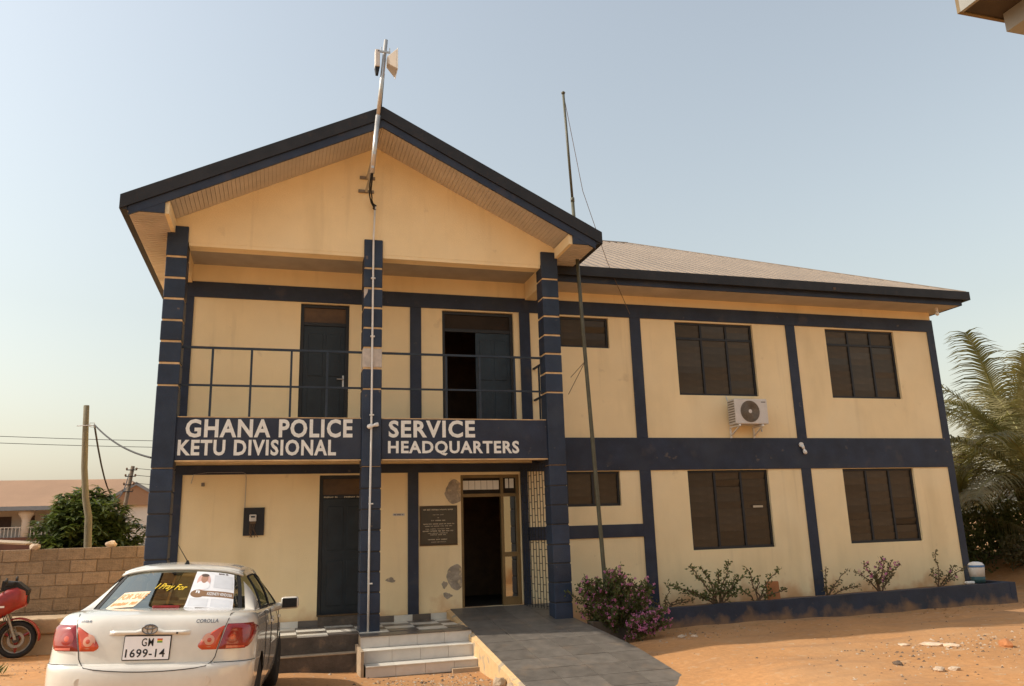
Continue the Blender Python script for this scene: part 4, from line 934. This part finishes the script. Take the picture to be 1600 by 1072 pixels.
# greenhouse
CPR = [(.56, 1.052, .70), (.66, 1.085, .69), (.86, 1.19, .655), (1.06, 1.305, .615), (1.22, 1.388, .58), (1.33, 1.425, .568), (1.55, 1.455, .562), (1.95, 1.472, .56), (2.35, 1.462, .56), (2.62, 1.428, .565), (2.80, 1.37, .58), (3.1, 1.235, .635), (3.42, 1.08, .70)]
BELT = lambda y: (.795-.02*abs(y-2.)/1.4-.0, .985-.02*(y-2)/2.)
def crown(u, x):                      # u along the profile, x in -1..1 across
    k = min(len(CPR)-2, int(u)); t = u-k
    def cr(i): return CPR[max(0, min(len(CPR)-1, i))]
    p0, p1, p2, p3 = cr(k-1), cr(k), cr(k+1), cr(k+2)
    v = [.5*((2*b)+(-a+c)*t+(2*a-5*b+4*c-d)*t*t+(-a+3*b-3*c+d)*t**3) for a, b, c, d in zip(p0, p1, p2, p3)]
    y, z, hw = v; fr = 1-abs(u-6)/6.
    sag = .035*x*x+.03*abs(x)**6
    edge = (1 if u < 5 else -1)*.10*x*x*smooth(0, 3, abs(u-6))          # glass bowed in plan
    return Vector((hw*x, y+edge, z-sag))
NU = len(CPR)-1
IR = 4.18   # glass / roof border at the rear, windscreen border at 9.6
rf_ = MB().grid(lambda a, b: crown(IR+(9.5-IR)*a, -1+2*b), 30, 24).build('roof_panel', 'car', CAR, smooth=True)
md = rf_.modifiers.new('t', 'SOLIDIFY'); md.thickness = .02; md.offset = -1
rg = MB().grid(lambda a, b: crown(.05+(IR-.05)*a, -.955+1.91*b), 20, 24).build('rear_window', 'carglass', CAR, smooth=True)
MB().grid(lambda a, b: crown(9.5+(NU-.05-9.5)*a, -.95+1.9*b), 14, 20).build('windscreen', 'carglass', CAR, smooth=True)
for sx in (-1, 1):
    # black bonded edge of the rear glass, then painted C pillar down to the belt line
    MB().grid(lambda a, b: crown(.05+(IR-.05)*a, sx*(.90+.058*b))+Vector((0, -.002, .003)), 20, 3).build('window_seal', 'black', rg, smooth=True)
    def side(u, v):                   # u along the profile, v from rail 0 to belt 1
        p = crown(u, sx*1.0); by = .40+(3.55-.40)*(u/NU) if False else p.y-.05*smooth(0, 3, 3-u)
        wb, zb = BELT(max(.6, min(3.4, p.y))); q = Vector((sx*wb, p.y-(.10 if u < 4.5 else 0)*(1-smooth(3.6, 4.6, u)), min(zb+.03, p.z-.005)))
        m_ = p.lerp(q, v); m_.x += sx*.032*math.sin(v*math.pi); return m_
    pan = MB(); 
    def patch(u0, u1, v0, v1, nu, nv, off=0.):
        return lambda a, b: side(u0+(u1-u0)*a, v0+(v1-v0)*b)+Vector((sx*off, 0, 0))
    sp_ = MB().grid(patch(0, NU, 0, 1, 60, 10), 60, 10)
    keep = [f for f in sp_.f]
    def isglass(f):
        c = sum((Vector(sp_.v[i]) for i in f), Vector())/4
        u = c.y; t = (c.z-.985)/(1.42-.985)
        return 1.28+.0*t+.12*(1-t)*-1 < u < 3.22-.62*t and .06 < t < .86 and not (1.98 < u < 2.07)
    body_f = [f for f in keep if not isglass(f)]; gl_f = [f for f in keep if isglass(f)]
    p1 = MB(); p1.v = sp_.v; p1.f = body_f; p1.mi = [0]*len(body_f); p1.build('side_pillars', 'car', CAR, smooth=True)
    # side glass: two clean quads following the pillar surface
    def sg_pt(y, t, off):
        u = 6.
        lo, hi = 0., float(NU)
        for _ in range(30):
            u = (lo+hi)/2
            if side(u, 1-t).y < y: lo = u
            else: hi = u
        return side(u, 1-t)+Vector((sx*off, 0, 0))
    for (ya, yb, ta, tb) in [(1.22, 1.99, 1.46, 2.02), (2.05, 3.14, 2.08, 2.66)]:
        gfn = lambda a, b: sg_pt((ya+(yb-ya)*a)*(1-b)+(ta+(tb-ta)*a)*b, .05+.83*b, .004)
        MB().grid(gfn, 12, 8).build('side_window', 'carglass', CAR, smooth=True)
        ed = [gfn(a/12, 0) for a in range(13)]+[gfn(1, b/8) for b in range(1, 9)]+[gfn(1-a/12, 1) for a in range(1, 13)]+[gfn(0, 1-b/8) for b in range(1, 8)]
        MB().tube(ed, .011, 5, closed=True).build('window_trim', 'black', CAR)
    # mirror
    mi_ = empty('door_mirror', (sx*.84, 2.93, 1.015)); mi_.parent = CAR
    ms = MB()
    ms.hexa([(sx*.02, -.05, -.07), (sx*.235, -.04, -.055), (sx*.235, .08, -.05), (sx*.02, .09, -.06)], [(sx*.02, -.05, .075), (sx*.225, -.04, .085), (sx*.225, .06, .085), (sx*.02, .07, .075)])
    sh_ = fixn(ms.build('mirror_shell', 'car', mi_, smooth=True)); b_ = sh_.modifiers.new('b', 'BEVEL'); b_.width = .035; b_.segments = 3
    MB().prism_y([(sx*.04, -.05), (sx*.215, -.04), (sx*.21, .065), (sx*.04, .06)][::sx], -.056, -.05).build('mirror_glass', 'black', mi_)
    MB().tube([(sx*.05, .03, -.02), (sx*-.08, .06, -.05)], [.04, .05], 8).build('mirror_arm', 'car', mi_)
    for yh in (1.75, 2.72):
        MB().box(min(sx*.852, sx*.875), max(sx*.852, sx*.875), yh, yh+.17, .865, .895).build('door_handle', 'car', CAR, bevel=.008)
    for yv in (1.36, 2.03, 3.18):
        pts = [surf(sx*(1+.6*(yv-.6)/(3.1)), z, .002) for z in (.25, .45, .6, .75, .9, 1.0)]
        pts = [Vector((p.x, yv+ (.10*smooth(.6, .3, p.z)*-1 if yv < 1.5 else 0), p.z)) for p in pts]
        MB().tube(pts, .004, 4).build('door_seam', 'seam', CAR)
# interior: shelf, seats, headrests
MB().box(-.66, .66, .62, 1.0, 1.02, 1.045).build('parcel_shelf', 'seat', CAR)
MB().hexa([(-.62, 1.0, .62), (.62, 1.0, .62), (.62, 1.18, .62), (-.62, 1.18, .62)], [(-.60, .93, 1.10), (.60, .93, 1.10), (.60, 1.05, 1.12), (-.60, 1.05, 1.12)]).build('rear_seat', 'seat', CAR, bevel=.03)
for x in (-.36, .36): MB().box(x-.13, x+.13, 1.07, 1.15, 1.06, 1.19).build('headrest', 'seat', CAR, bevel=.04)
for x in (-.36, .36):
    MB().hexa([(x-.24, 2.05, .55), (x+.24, 2.05, .55), (x+.24, 2.2, .55), (x-.24, 2.2, .55)], [(x-.22, 1.90, 1.13), (x+.22, 1.90, 1.13), (x+.22, 2.0, 1.13), (x-.22, 2.0, 1.13)]).build('front_seat', 'seat', CAR, bevel=.04)
    MB().box(x-.12, x+.12, 1.89, 1.98, 1.16, 1.30).build('headrest', 'seat', CAR, bevel=.04)
MB().box(-.68, .68, 2.95, 3.2, .8, 1.02).build('dashboard', 'black', CAR, bevel=.05)
MB().box(-.12, .12, .60, .68, 1.055, 1.085).build('high_brake_lamp', 'lamp_red', CAR, bevel=.01)
# tail lamps: patches that follow the body surface
def lamp_patch(name, m, outline, parent, off=.008, edge=.0, nz_=14, nx_=18):
    """outline: function z -> (xa, xb) on the rear face; returns a domed lens"""
    z0, z1, fn = outline; mb = MB()
    def pt(a, b):
        z = z0+(z1-z0)*a; xa, xb = fn(z); x = xa+(xb-xa)*b; k = min(a, 1-a, b, 1-b); return surf_x(x, z, off*min(1, .0+k*7) + .0005)
    return mb.grid(pt, nz_, nx_).build(name, m, parent, smooth=True)
def ell(z, z0, z1, p=2.): 
    t = (z-z0)/(z1-z0); return max(0, 1-abs(2*t-1)**p)**(1/p)
for sx in (-1, 1):
    def inner(z): t = max(0, (z-.738)/(.930-.738)); return .388+.20*t**2.0+.045*max(0, 1-t/.22)**2          # slanted inboard edge
    def outer(z): t = (z-.735)/(.945-.735); return .76+.085*math.sqrt(max(0, 1-(1-min(1, t*1.25))**2))-.03*smooth(.8, 1, t)
    div = lambda z: .555+.055*(z-.735)/.21
    lp = lamp_patch('tail_lamp', 'lamp_red', (.738, .946, lambda z: (sx*(div(z)+.006), sx*outer(z))), CAR, .016)
    lamp_patch('inner_lens', 'lamp_orange', (.738, .930, lambda z: (sx*min(inner(z), div(z)-.02), sx*(div(z)-.006))), lp, .014)
    def disc(cx, cz, r, m, nm, off): 
        mb = MB().grid(lambda a, b: surf_x(sx*(cx+r*a*math.cos(2*math.pi*b)), cz+r*a*math.sin(2*math.pi*b), off-.004*a*a), 5, 28); return mb.build(nm, m, lp, smooth=True)
    disc(.485, .815, .058, 'lamp_pale', 'reversing_lens', .0165); disc(.485, .815, .030, 'lamp_orange', 'reversing_core', .0175); disc(.665, .835, .060, 'lamp_red', 'indicator_ring', .0195); disc(.665, .835, .035, 'lamp_orange', 'indicator_lens', .0205)
    MB().grid(lambda a, b: surf_x(sx*(.62+.14*b), .745+.022*a*(1-.3*b), .0175), 3, 8).build('lower_reflector', 'lamp_orange', lp, smooth=True)
    # boot lid seams
    seam = [surf_x(sx*x, z, .0015) for x, z in [(.625, 1.02), (.618, .98), (.606, .94), (.58, .84), (.556, .735), (.545, .68), (.525, .645), (.48, .612), (.40, .60)]]
    MB().tube(seam, .0035, 5).build('boot_seam', 'seam', CAR)
    MB().tube([surf(sx*s, .6335, .001) for s in [.62+.03*k for k in range(13)]], .0035, 4).build('bumper_seam', 'seam', CAR)
    MB().tube([crown(.02, sx*.97)+Vector((0, -.01, -.012)), surf_x(sx*.70, 1.03)+Vector((0, .15, .012)), surf_x(sx*.625, 1.02)+Vector((0, .0, .006))], .003, 4).build('boot_seam', 'seam', CAR)
    MB().lathe([(.035, 0), (.03, .012)], (0, 0, 0), 'y', 12).build('parking_sensor', 'car', CAR, loc=tuple(surf_x(sx*.5, .5, .0)))
MB().tube([surf_x(-.40+.08*k, .600-.022*(1-(abs(k-5)/5)**2), .0015) for k in range(11)], .004, 5).build('boot_seam', 'seam', CAR)
# garnish, emblem, plate
gn = MB().grid(lambda a, b: surf_x(-.325+.65*b, .862+(.040+.028*max(0, 1-abs(b-.5)/.17)**.7)*a, .001+.028*math.sin(math.pi*min(1, max(0, a)))**.6*min(1, min(b, 1-b)*14)), 8, 40).build('boot_garnish', 'car', CAR, smooth=True)
em = MB(); ec = Vector((0, .052, .912)); ep = lambda a, rx, rz, cx=0, cz=0: (ec.x+cx+rx*math.cos(a), ec.y, ec.z+cz+rz*math.sin(a))
for rx, rz, cz in ((.062, .038, 0), (.021, .037, 0), (.044, .016, .018)): em.tube([ep(2*math.pi*k/28, rx, rz, 0, cz) for k in range(28)], .0055, 5, closed=True)
em.build('emblem', 'chrome', CAR, smooth=True)
MB().lathe([(.058, 0), (.058, .004)], (0, 0, 0), 'y', 28).build('emblem_ground', 'car', CAR, loc=(0, .056, .912)).scale.z = .6
MB().box(.215, .23, .056, .066, .872, .887).build('lock', 'seam', CAR)
pt_ = empty('number_plate', (-.01, .066, .675)); pt_.parent = CAR; pt_.rotation_euler.x = -.05
MB().box(-.19, .19, 0, .012, -.012, .188).build('plate_holder', 'black', pt_, bevel=.006); MB().box(-.182, .182, -.004, -.0005, -.004, .180).build('plate_sheet', 'plate', pt_)
pf_ = lambda x0, x1, z0, z1: (lambda u, v: (x0+(x1-x0)*u, -.0055, z0+(z1-z0)*v))
letters_on('GM', pf_(-.045, .05, .10, .165), 'black', pt_, .012, 1.12); letters_on('1699-14', pf_(-.165, .150, .012, .080), 'black', pt_, .016, 1.1)
K['flag_r'] = mat('flag_red', (.6, .05, .04), .5); K['flag_y'] = mat('flag_yellow', (.75, .5, .05), .5); K['flag_g'] = mat('flag_green', (.05, .3, .08), .5)
for k, m in enumerate(('flag_g', 'flag_y', 'flag_r')): MB().box(.078, .12, -.006, -.0045, .128+k*.011, .139+k*.011).build('plate_flag', m, pt_)
sf = lambda x0, x1, z0, z1, off=.004: (lambda u, v: surf_x(x0+(x1-x0)*u, z0+(z1-z0)*v, off))
text_on('model_badge', 'COROLLA', sf(.36, .54, .955, .985), 'chrome', CAR, .012); blurred_line(sf(-.585, -.49, .965, .985), 'chrome', CAR, 5, 38)
# antenna
an = MB().hexa([(-.03, 1.40, 1.445), (.03, 1.40, 1.445), (.02, 1.5, 1.452), (-.02, 1.5, 1.452)], [(-.008, 1.405, 1.495), (.008, 1.405, 1.495), (.006, 1.43, 1.50), (-.006, 1.43, 1.50)]); an.tube([(0, 1.41, 1.49), (-.10, 1.18, 1.70)], [.005, .002], 5); fixn(an.build('roof_aerial', 'black', CAR))
# papers and lettering on the rear glass
K['p_orange'] = mat('orange_paper', (.84, .64, .46), .8, .06, 12); K['p_red'] = mat('orange_print', (.78, .36, .13), .8); K['p_white'] = mat('white_poster', (.74, .73, .74), .6, .05, 12); K['p_yellow'] = mat('yellow_vinyl', (.75, .50, .03), .5); K['p_skin'] = mat('printed_skin', (.38, .20, .13), .7); K['p_dark'] = mat('printed_dark', (.10, .065, .05), .7); K['p_brown'] = mat('printed_brown', (.22, .12, .06), .7); K['p_pale'] = mat('printed_pale_grey', (.60, .60, .62), .7); K['p_pink'] = mat('printed_pink', (.62, .38, .33), .7)
def rgp(u, x, off): 
    p = crown(u, x); e = .02; n = (crown(u, x+e)-crown(u, x-e)).cross(crown(u+e, x)-crown(u-e, x)).normalized()
    if n.z < 0: n = -n
    return p+n*off
def sticker(name, m, u0, u1, x0, x1, off, parent, skew=0., n=8):
    return MB().grid(lambda a, b: rgp(u0+(u1-u0)*a, x0+(x1-x0)*b+skew*a, off), n, n).build(name, m, parent, smooth=True)
def gtxt(s, u0, u1, x0, x1, m, parent, off=.005, skew=0., bold=.012, shear=0., rise=0.): return text_on('lettering', s, lambda a, b: rgp(u0+(u1-u0)*b+rise*a, x0+(x1-x0)*a+skew*b, off), m, parent, bold, shear)
s1 = sticker('for_sale_paper', 'p_orange', .85, 2.15, -.80, -.43, .003, CAR, .11)
gtxt('FOR SALE', 1.6, 2.0, -.715, -.35, 'p_red', s1, skew=.03); blurred_line(lambda a, b: rgp(1.1+.3*b, -.75+.33*a+.02*b, .005), 'p_red', s1, 11, 35)
gtxt('I Pray For', 2.2, 2.75, -.30, .15, 'p_yellow', CAR, .003, .03, .012, .35, -.15)
s2 = sticker('portrait_poster', 'p_white', .55, 4.0, .22, .83, .003, CAR, .02)
def ge(u, x, ru, rx, m, off, nm): return MB().grid(lambda a, b: rgp(u+ru*a*math.sin(2*math.pi*b), x+rx*a*math.cos(2*math.pi*b), off), 3, 20).build(nm, m, s2)
ge(2.95, .385, .75, .10, 'p_pink', .0042, 'portrait_ground'); ge(2.6, .385, .35, .10, 'p_white', .0050, 'portrait_clothes'); ge(3.18, .39, .42, .052, 'p_skin', .0056, 'portrait_face'); ge(3.50, .39, .17, .060, 'p_dark', .0062, 'portrait_headwrap')
sticker('print_block', 'p_pale', 2.45, 3.6, .54, .82, .0042, s2); sticker('print_band', 'p_brown', 1.75, 2.2, .40, .835, .0042, s2); sticker('print_block', 'p_pale', .8, 1.6, .25, .50, .0042, s2); sticker('print_block', 'p_pale', .8, 1.6, .54, .81, .0042, s2); ge(1.95, .34, .3, .10, 'p_brown', .0048, 'print_emblem')
gtxt('KEZENETI VENDOSA', 1.85, 2.08, .47, .815, 'p_white', s2, .0054); blurred_line(lambda a, b: rgp(3.68+.22*b, .60+.15*a, .0054), 'p_dark', s2, 8, 36); blurred_line(lambda a, b: rgp(1.95+.25*b, .31+.06*a, .0058), 'p_white', s2, 2, 37); sticker('print_foot', 'p_dark', .56, .66, .36, .66, .0046, s2)

# ------------------------------------------------------------------ red motorcycle by the block wall
K['mred'] = mat('red_fairing', (.25, .020, .016), .35, .25, 6, coat=.3); K['mdark'] = mat('dark_engine_metal', (.045, .04, .036), .55, .4, 9); K['mgrey'] = mat('dull_alloy', (.30, .27, .23), .5, .2, 9, metal=.5)
MO = tag(empty('red_motorcycle', (-5.42, 2.0, .03)), 'dusty red motorcycle with fairing by the block wall at left', 'motorcycle'); MO.rotation_euler.z = .04
def mwheel(x, r, name):
    w_ = empty(name, (x, 0, r)); w_.parent = MO
    MB().tube([((r-.045)*math.cos(a), 0, (r-.045)*math.sin(a)) for a in [2*math.pi*k/36 for k in range(36)]], .045, 8, closed=True).build('tyre', 'tyre', w_, smooth=True)
    MB().tube([((r-.09)*math.cos(a), 0, (r-.09)*math.sin(a)) for a in [2*math.pi*k/36 for k in range(36)]], .017, 6, closed=True).build('rim', 'mgrey', w_, smooth=True)
    for k in range(3):
        a = 2*math.pi*k/3+.5; MB().tube([(.03*math.cos(a), 0, .03*math.sin(a)), ((r-.09)*math.cos(a), 0, (r-.09)*math.sin(a))], [.035, .018], 6).build('spoke', 'mred', w_)
    MB().lathe([(.05, -.06), (.05, .06)], (0, 0, 0), 'y', 16).build('hub', 'mdark', w_); MB().lathe([(.13, -.055), (.13, -.05), (.085, -.049), (.085, -.056)], (0, 0, 0), 'y', 28, caps=False).build('brake_disc', 'mgrey', w_)
mwheel(0.02, .305, 'front_wheel'); mwheel(-1.30, .305, 'rear_wheel')
for s in (-1, 1): MB().tube([(.02, s*.085, .305), (-.10, s*.085, .62), (-.27, s*.085, 1.02)], .022, 8).build('fork_leg', 'mgrey', MO)
mb = MB()
def fender(a, b): an = R(-5+150*a); rr_ = .335+.012*math.cos((b-.5)*3); return (.02+rr_*math.cos(an), -.075+.15*b, .305+rr_*math.sin(an)-.02*abs(b-.5))
f_ = mb.grid(fender, 16, 5).build('front_fender', 'mred', MO, smooth=True); m_ = f_.modifiers.new('s', 'SOLIDIFY'); m_.thickness = .008
# fairing: nose shell
secs = [(.13, .86, 1.08, .10), (.11, .83, 1.12, .14), (-.02, .78, 1.17, .18), (-.16, .70, 1.14, .21), (-.34, .60, 1.02, .22), (-.60, .48, .98, .20), (-.85, .46, .90, .16)]
mb = MB(); n = 16
for x, z0, z1, w_ in secs:
    for k in range(n): a = 2*math.pi*k/n; mb.v.append((x, w_*math.copysign(abs(math.cos(a))**.55, math.cos(a)), (z0+z1)/2+(z1-z0)/2*math.copysign(abs(math.sin(a))**.55, math.sin(a))))
for i in range(len(secs)-1):
    for k in range(n): mb.f.append((i*n+k, i*n+(k+1) % n, (i+1)*n+(k+1) % n, (i+1)*n+k))
mb.f += [tuple(range(n)), tuple((len(secs)-1)*n+k for k in range(n))]; mb.mi = [0]*len(mb.f); fixn(mb.build('fairing', 'mred', MO, smooth=True))
MB().box(-.75, -.16, -.226, -.215, .84, .87).build('fairing_stripe', 'white', MO)
MB().prism_y([(.13, 1.02), (.145, 1.10), (-.02, 1.24), (-.25, 1.27), (-.26, 1.10), (-.02, 1.12)][::-1], -.12, .12).build('screen', 'black', MO)
MB().lathe([(.07, 0), (.08, .03)], (0, 0, 0), 'x', 18).build('headlamp', 'black', MO, loc=(.11, 0, .95)); 
MB().tube([(-.27, -.30, 1.10), (-.22, -.08, 1.12), (-.22, .08, 1.12), (-.27, .30, 1.10)], .014, 8).tube([(-.27, -.30, 1.10), (-.31, -.39, 1.09)], .02, 8).tube([(-.27, .30, 1.10), (-.31, .39, 1.09)], .02, 8).build('handlebar', 'black', MO)
MB().box(-.20, -.06, -.14, .14, 1.17, 1.25).build('instrument_cluster', 'black', MO, bevel=.02)
for s in (-1, 1): MB().tube([(-.2, s*.25, 1.12), (-.14, s*.32, 1.26)], .007, 5).lathe([(.05, -.01), (.055, .012)], (-.14, s*.33, 1.27), 'x', 14).build('mirror', 'black', MO)
fixn(MB().hexa([(-.35, -.12, .78), (-.35, .12, .78), (-.78, .1, .74), (-.78, -.1, .74)], [(-.42, -.10, 1.02), (-.42, .10, 1.02), (-.76, .06, .92), (-.76, -.06, .92)]).build('fuel_tank', 'mred', MO, bevel=.04))
fixn(MB().hexa([(-.76, -.11, .74), (-.76, .11, .74), (-1.4, .09, .80), (-1.4, -.09, .80)], [(-.78, -.10, .84), (-.78, .10, .84), (-1.4, .08, .90), (-1.4, -.08, .90)]).build('seat', 'black', MO, bevel=.03))
MB().box(-.72, -.36, -.13, .13, .28, .66).build('engine', 'mdark', MO, bevel=.04); MB().tube([(-.45, -.12, .40), (-.4, -.16, .25), (-.8, -.17, .24), (-1.45, -.17, .36)], [.025, .025, .03, .05], 10).build('exhaust', 'mgrey', MO)
MB().tube([(-.27, 0, .95), (-.75, 0, .70), (-.8, 0, .35), (-.4, 0, .25)], .03, 8).tube([(-.8, 0, .4), (-1.3, .07, .305)], .025, 8).tube([(-.75, 0, .72), (-1.4, 0, .82)], .025, 8).build('frame', 'mdark', MO)
MB().tube([(-.15, -.13, .60), (-.2, -.15, .75), (-.12, -.13, .80)], .009, 5).tube([(-.05, -.10, .32), (-.13, -.12, .6), (-.25, -.12, .95)], .008, 5).build('brake_hose', 'black', MO)

# ------------------------------------------------------------------ loose stones and pebbles
STN = [((7.48, -4.41), (.16, .10, .035), 'largest flat pale stone among the scattered rubble at lower right', 'stone'), ((8.22, -4.93), (.12, .07, .07), 'dark reddish stone at the right edge of the sand', 'terracotta'), ((7.15, -4.25), (.08, .05, .025), 'small flat stone left of the largest flat stone', 'stone'),
       ((7.62, -4.62), (.12, .06, .03), 'long flat stone just in front of the largest flat stone', 'stone'), ((6.0, -5.43), (.06, .05, .035), 'single dark stone alone on the sand left of the rubble', 'stone_d'), ((6.07, -6.0), (.09, .06, .035), 'nearest pale stone at the bottom of the sand', 'stone'), ((6.25, -6.03), (.07, .06, .03), 'stone right beside the nearest pale stone', 'stone'),
       ((1.52, -3.55), (.11, .09, .08), 'pale rubble lump at the left foot of the ramp', 'slab'), ((1.62, -3.85), (.09, .08, .06), 'broken cement lump under the ramp cheek', 'slab'), ((4.9, -2.05), (.08, .05, .03), 'flat pale stone in the shade near the flowering bush', 'stone'), ((5.1, -2.1), (.06, .04, .025), 'small stone in the shade right of the flat pale one', 'stone')]
for i, ((x, y), s, lab, m) in enumerate(STN): rock('stone', (x, y, gz(x, y)+s[2]*.45), s, lab, m, 60+i)
rr = random.Random(77); mb = MB()
def pebbles(n, xr, yr, s0, s1, clump=None):
    for i in range(n):
        x = rr.uniform(*xr); y = rr.uniform(*yr)
        if clump: x = rr.gauss(clump[0], clump[2]); y = rr.gauss(clump[1], clump[3])
        if 1.55 < x < 3.8 and y > -4.6: continue
        if y > -1.05 and x > -3.2: continue
        if -.1 < x < 1.75 and y > -2.2: continue
        s = rr.uniform(s0, s1)*rr.random()**.5; z = gz(x, y); mb.cur = 0 if rr.random() < .55 else 1; q = [rr.uniform(.6, 1.3) for _ in range(6)]
        mb.add([(x+s*q[0], y, z), (x, y+s*q[1], z), (x-s*q[2], y, z), (x, y-s*q[3], z), (x+s*.2, y+s*.1, z+s*.6*q[4]), (x, y, z-s*.3)], [(0, 1, 4), (1, 2, 4), (2, 3, 4), (3, 0, 4), (1, 0, 5), (2, 1, 5), (3, 2, 5), (0, 3, 5)])
pebbles(2600, (-8, 14), (-9, 2.4), .004, .02); pebbles(500, (0, 1), (0, 1), .008, .035, (1.0, -3.1, .7, .5)); pebbles(420, (0, 1), (0, 1), .006, .04, (7.9, -4.6, 1.1, .45)); pebbles(300, (0, 1), (0, 1), .006, .03, (7., -5.8, 1.8, .5)); pebbles(300, (0, 1), (0, 1), .006, .03, (-5.2, 0.3, 1.2, .8)); pebbles(160, (0, 1), (0, 1), .006, .03, (5.2, -1.9, .8, .25))
tag(mb.build('pebbles', ['stone', 'stone_d']), 'scattered pebbles and grit over the sand', 'pebbles', kind='stuff')
gw_ = MB(); rr = random.Random(5)
for i in range(60): leaf(gw_, Vector((rr.gauss(0, .05), rr.gauss(0, .05), 0)), Vector((rr.gauss(0, .5), rr.gauss(0, .4), 1)), rvec(rr), rr.uniform(.1, .22), .03)
tag(gw_.build('weed_tuft', 'leaf', loc=(-5.05, -.3, gz(-5.05, -.3))), 'small green weed tuft in front of the motorcycle wheel', 'weed')

lt = MB(); rr = random.Random(90)
for i in range(260):
    x = rr.uniform(3.9, 13); y = -1.05-abs(rr.gauss(0, .5))
    if i < 60: x = rr.gauss(-5.5, .8); y = rr.gauss(.6, .7)
    leaf(lt, Vector((x, y, gz(x, y)+.008)), Vector((rr.gauss(0, 1), rr.gauss(0, 1), .1)), Vector((rr.gauss(0, .3), rr.gauss(0, .3), 1)), rr.uniform(.03, .07), .03)
tag(lt.build('leaf_litter', 'palm_dry'), 'dry fallen leaves strewn along the kerb', 'leaf litter', kind='stuff')

bk.scale = (1.12, 1.12, 1.15)
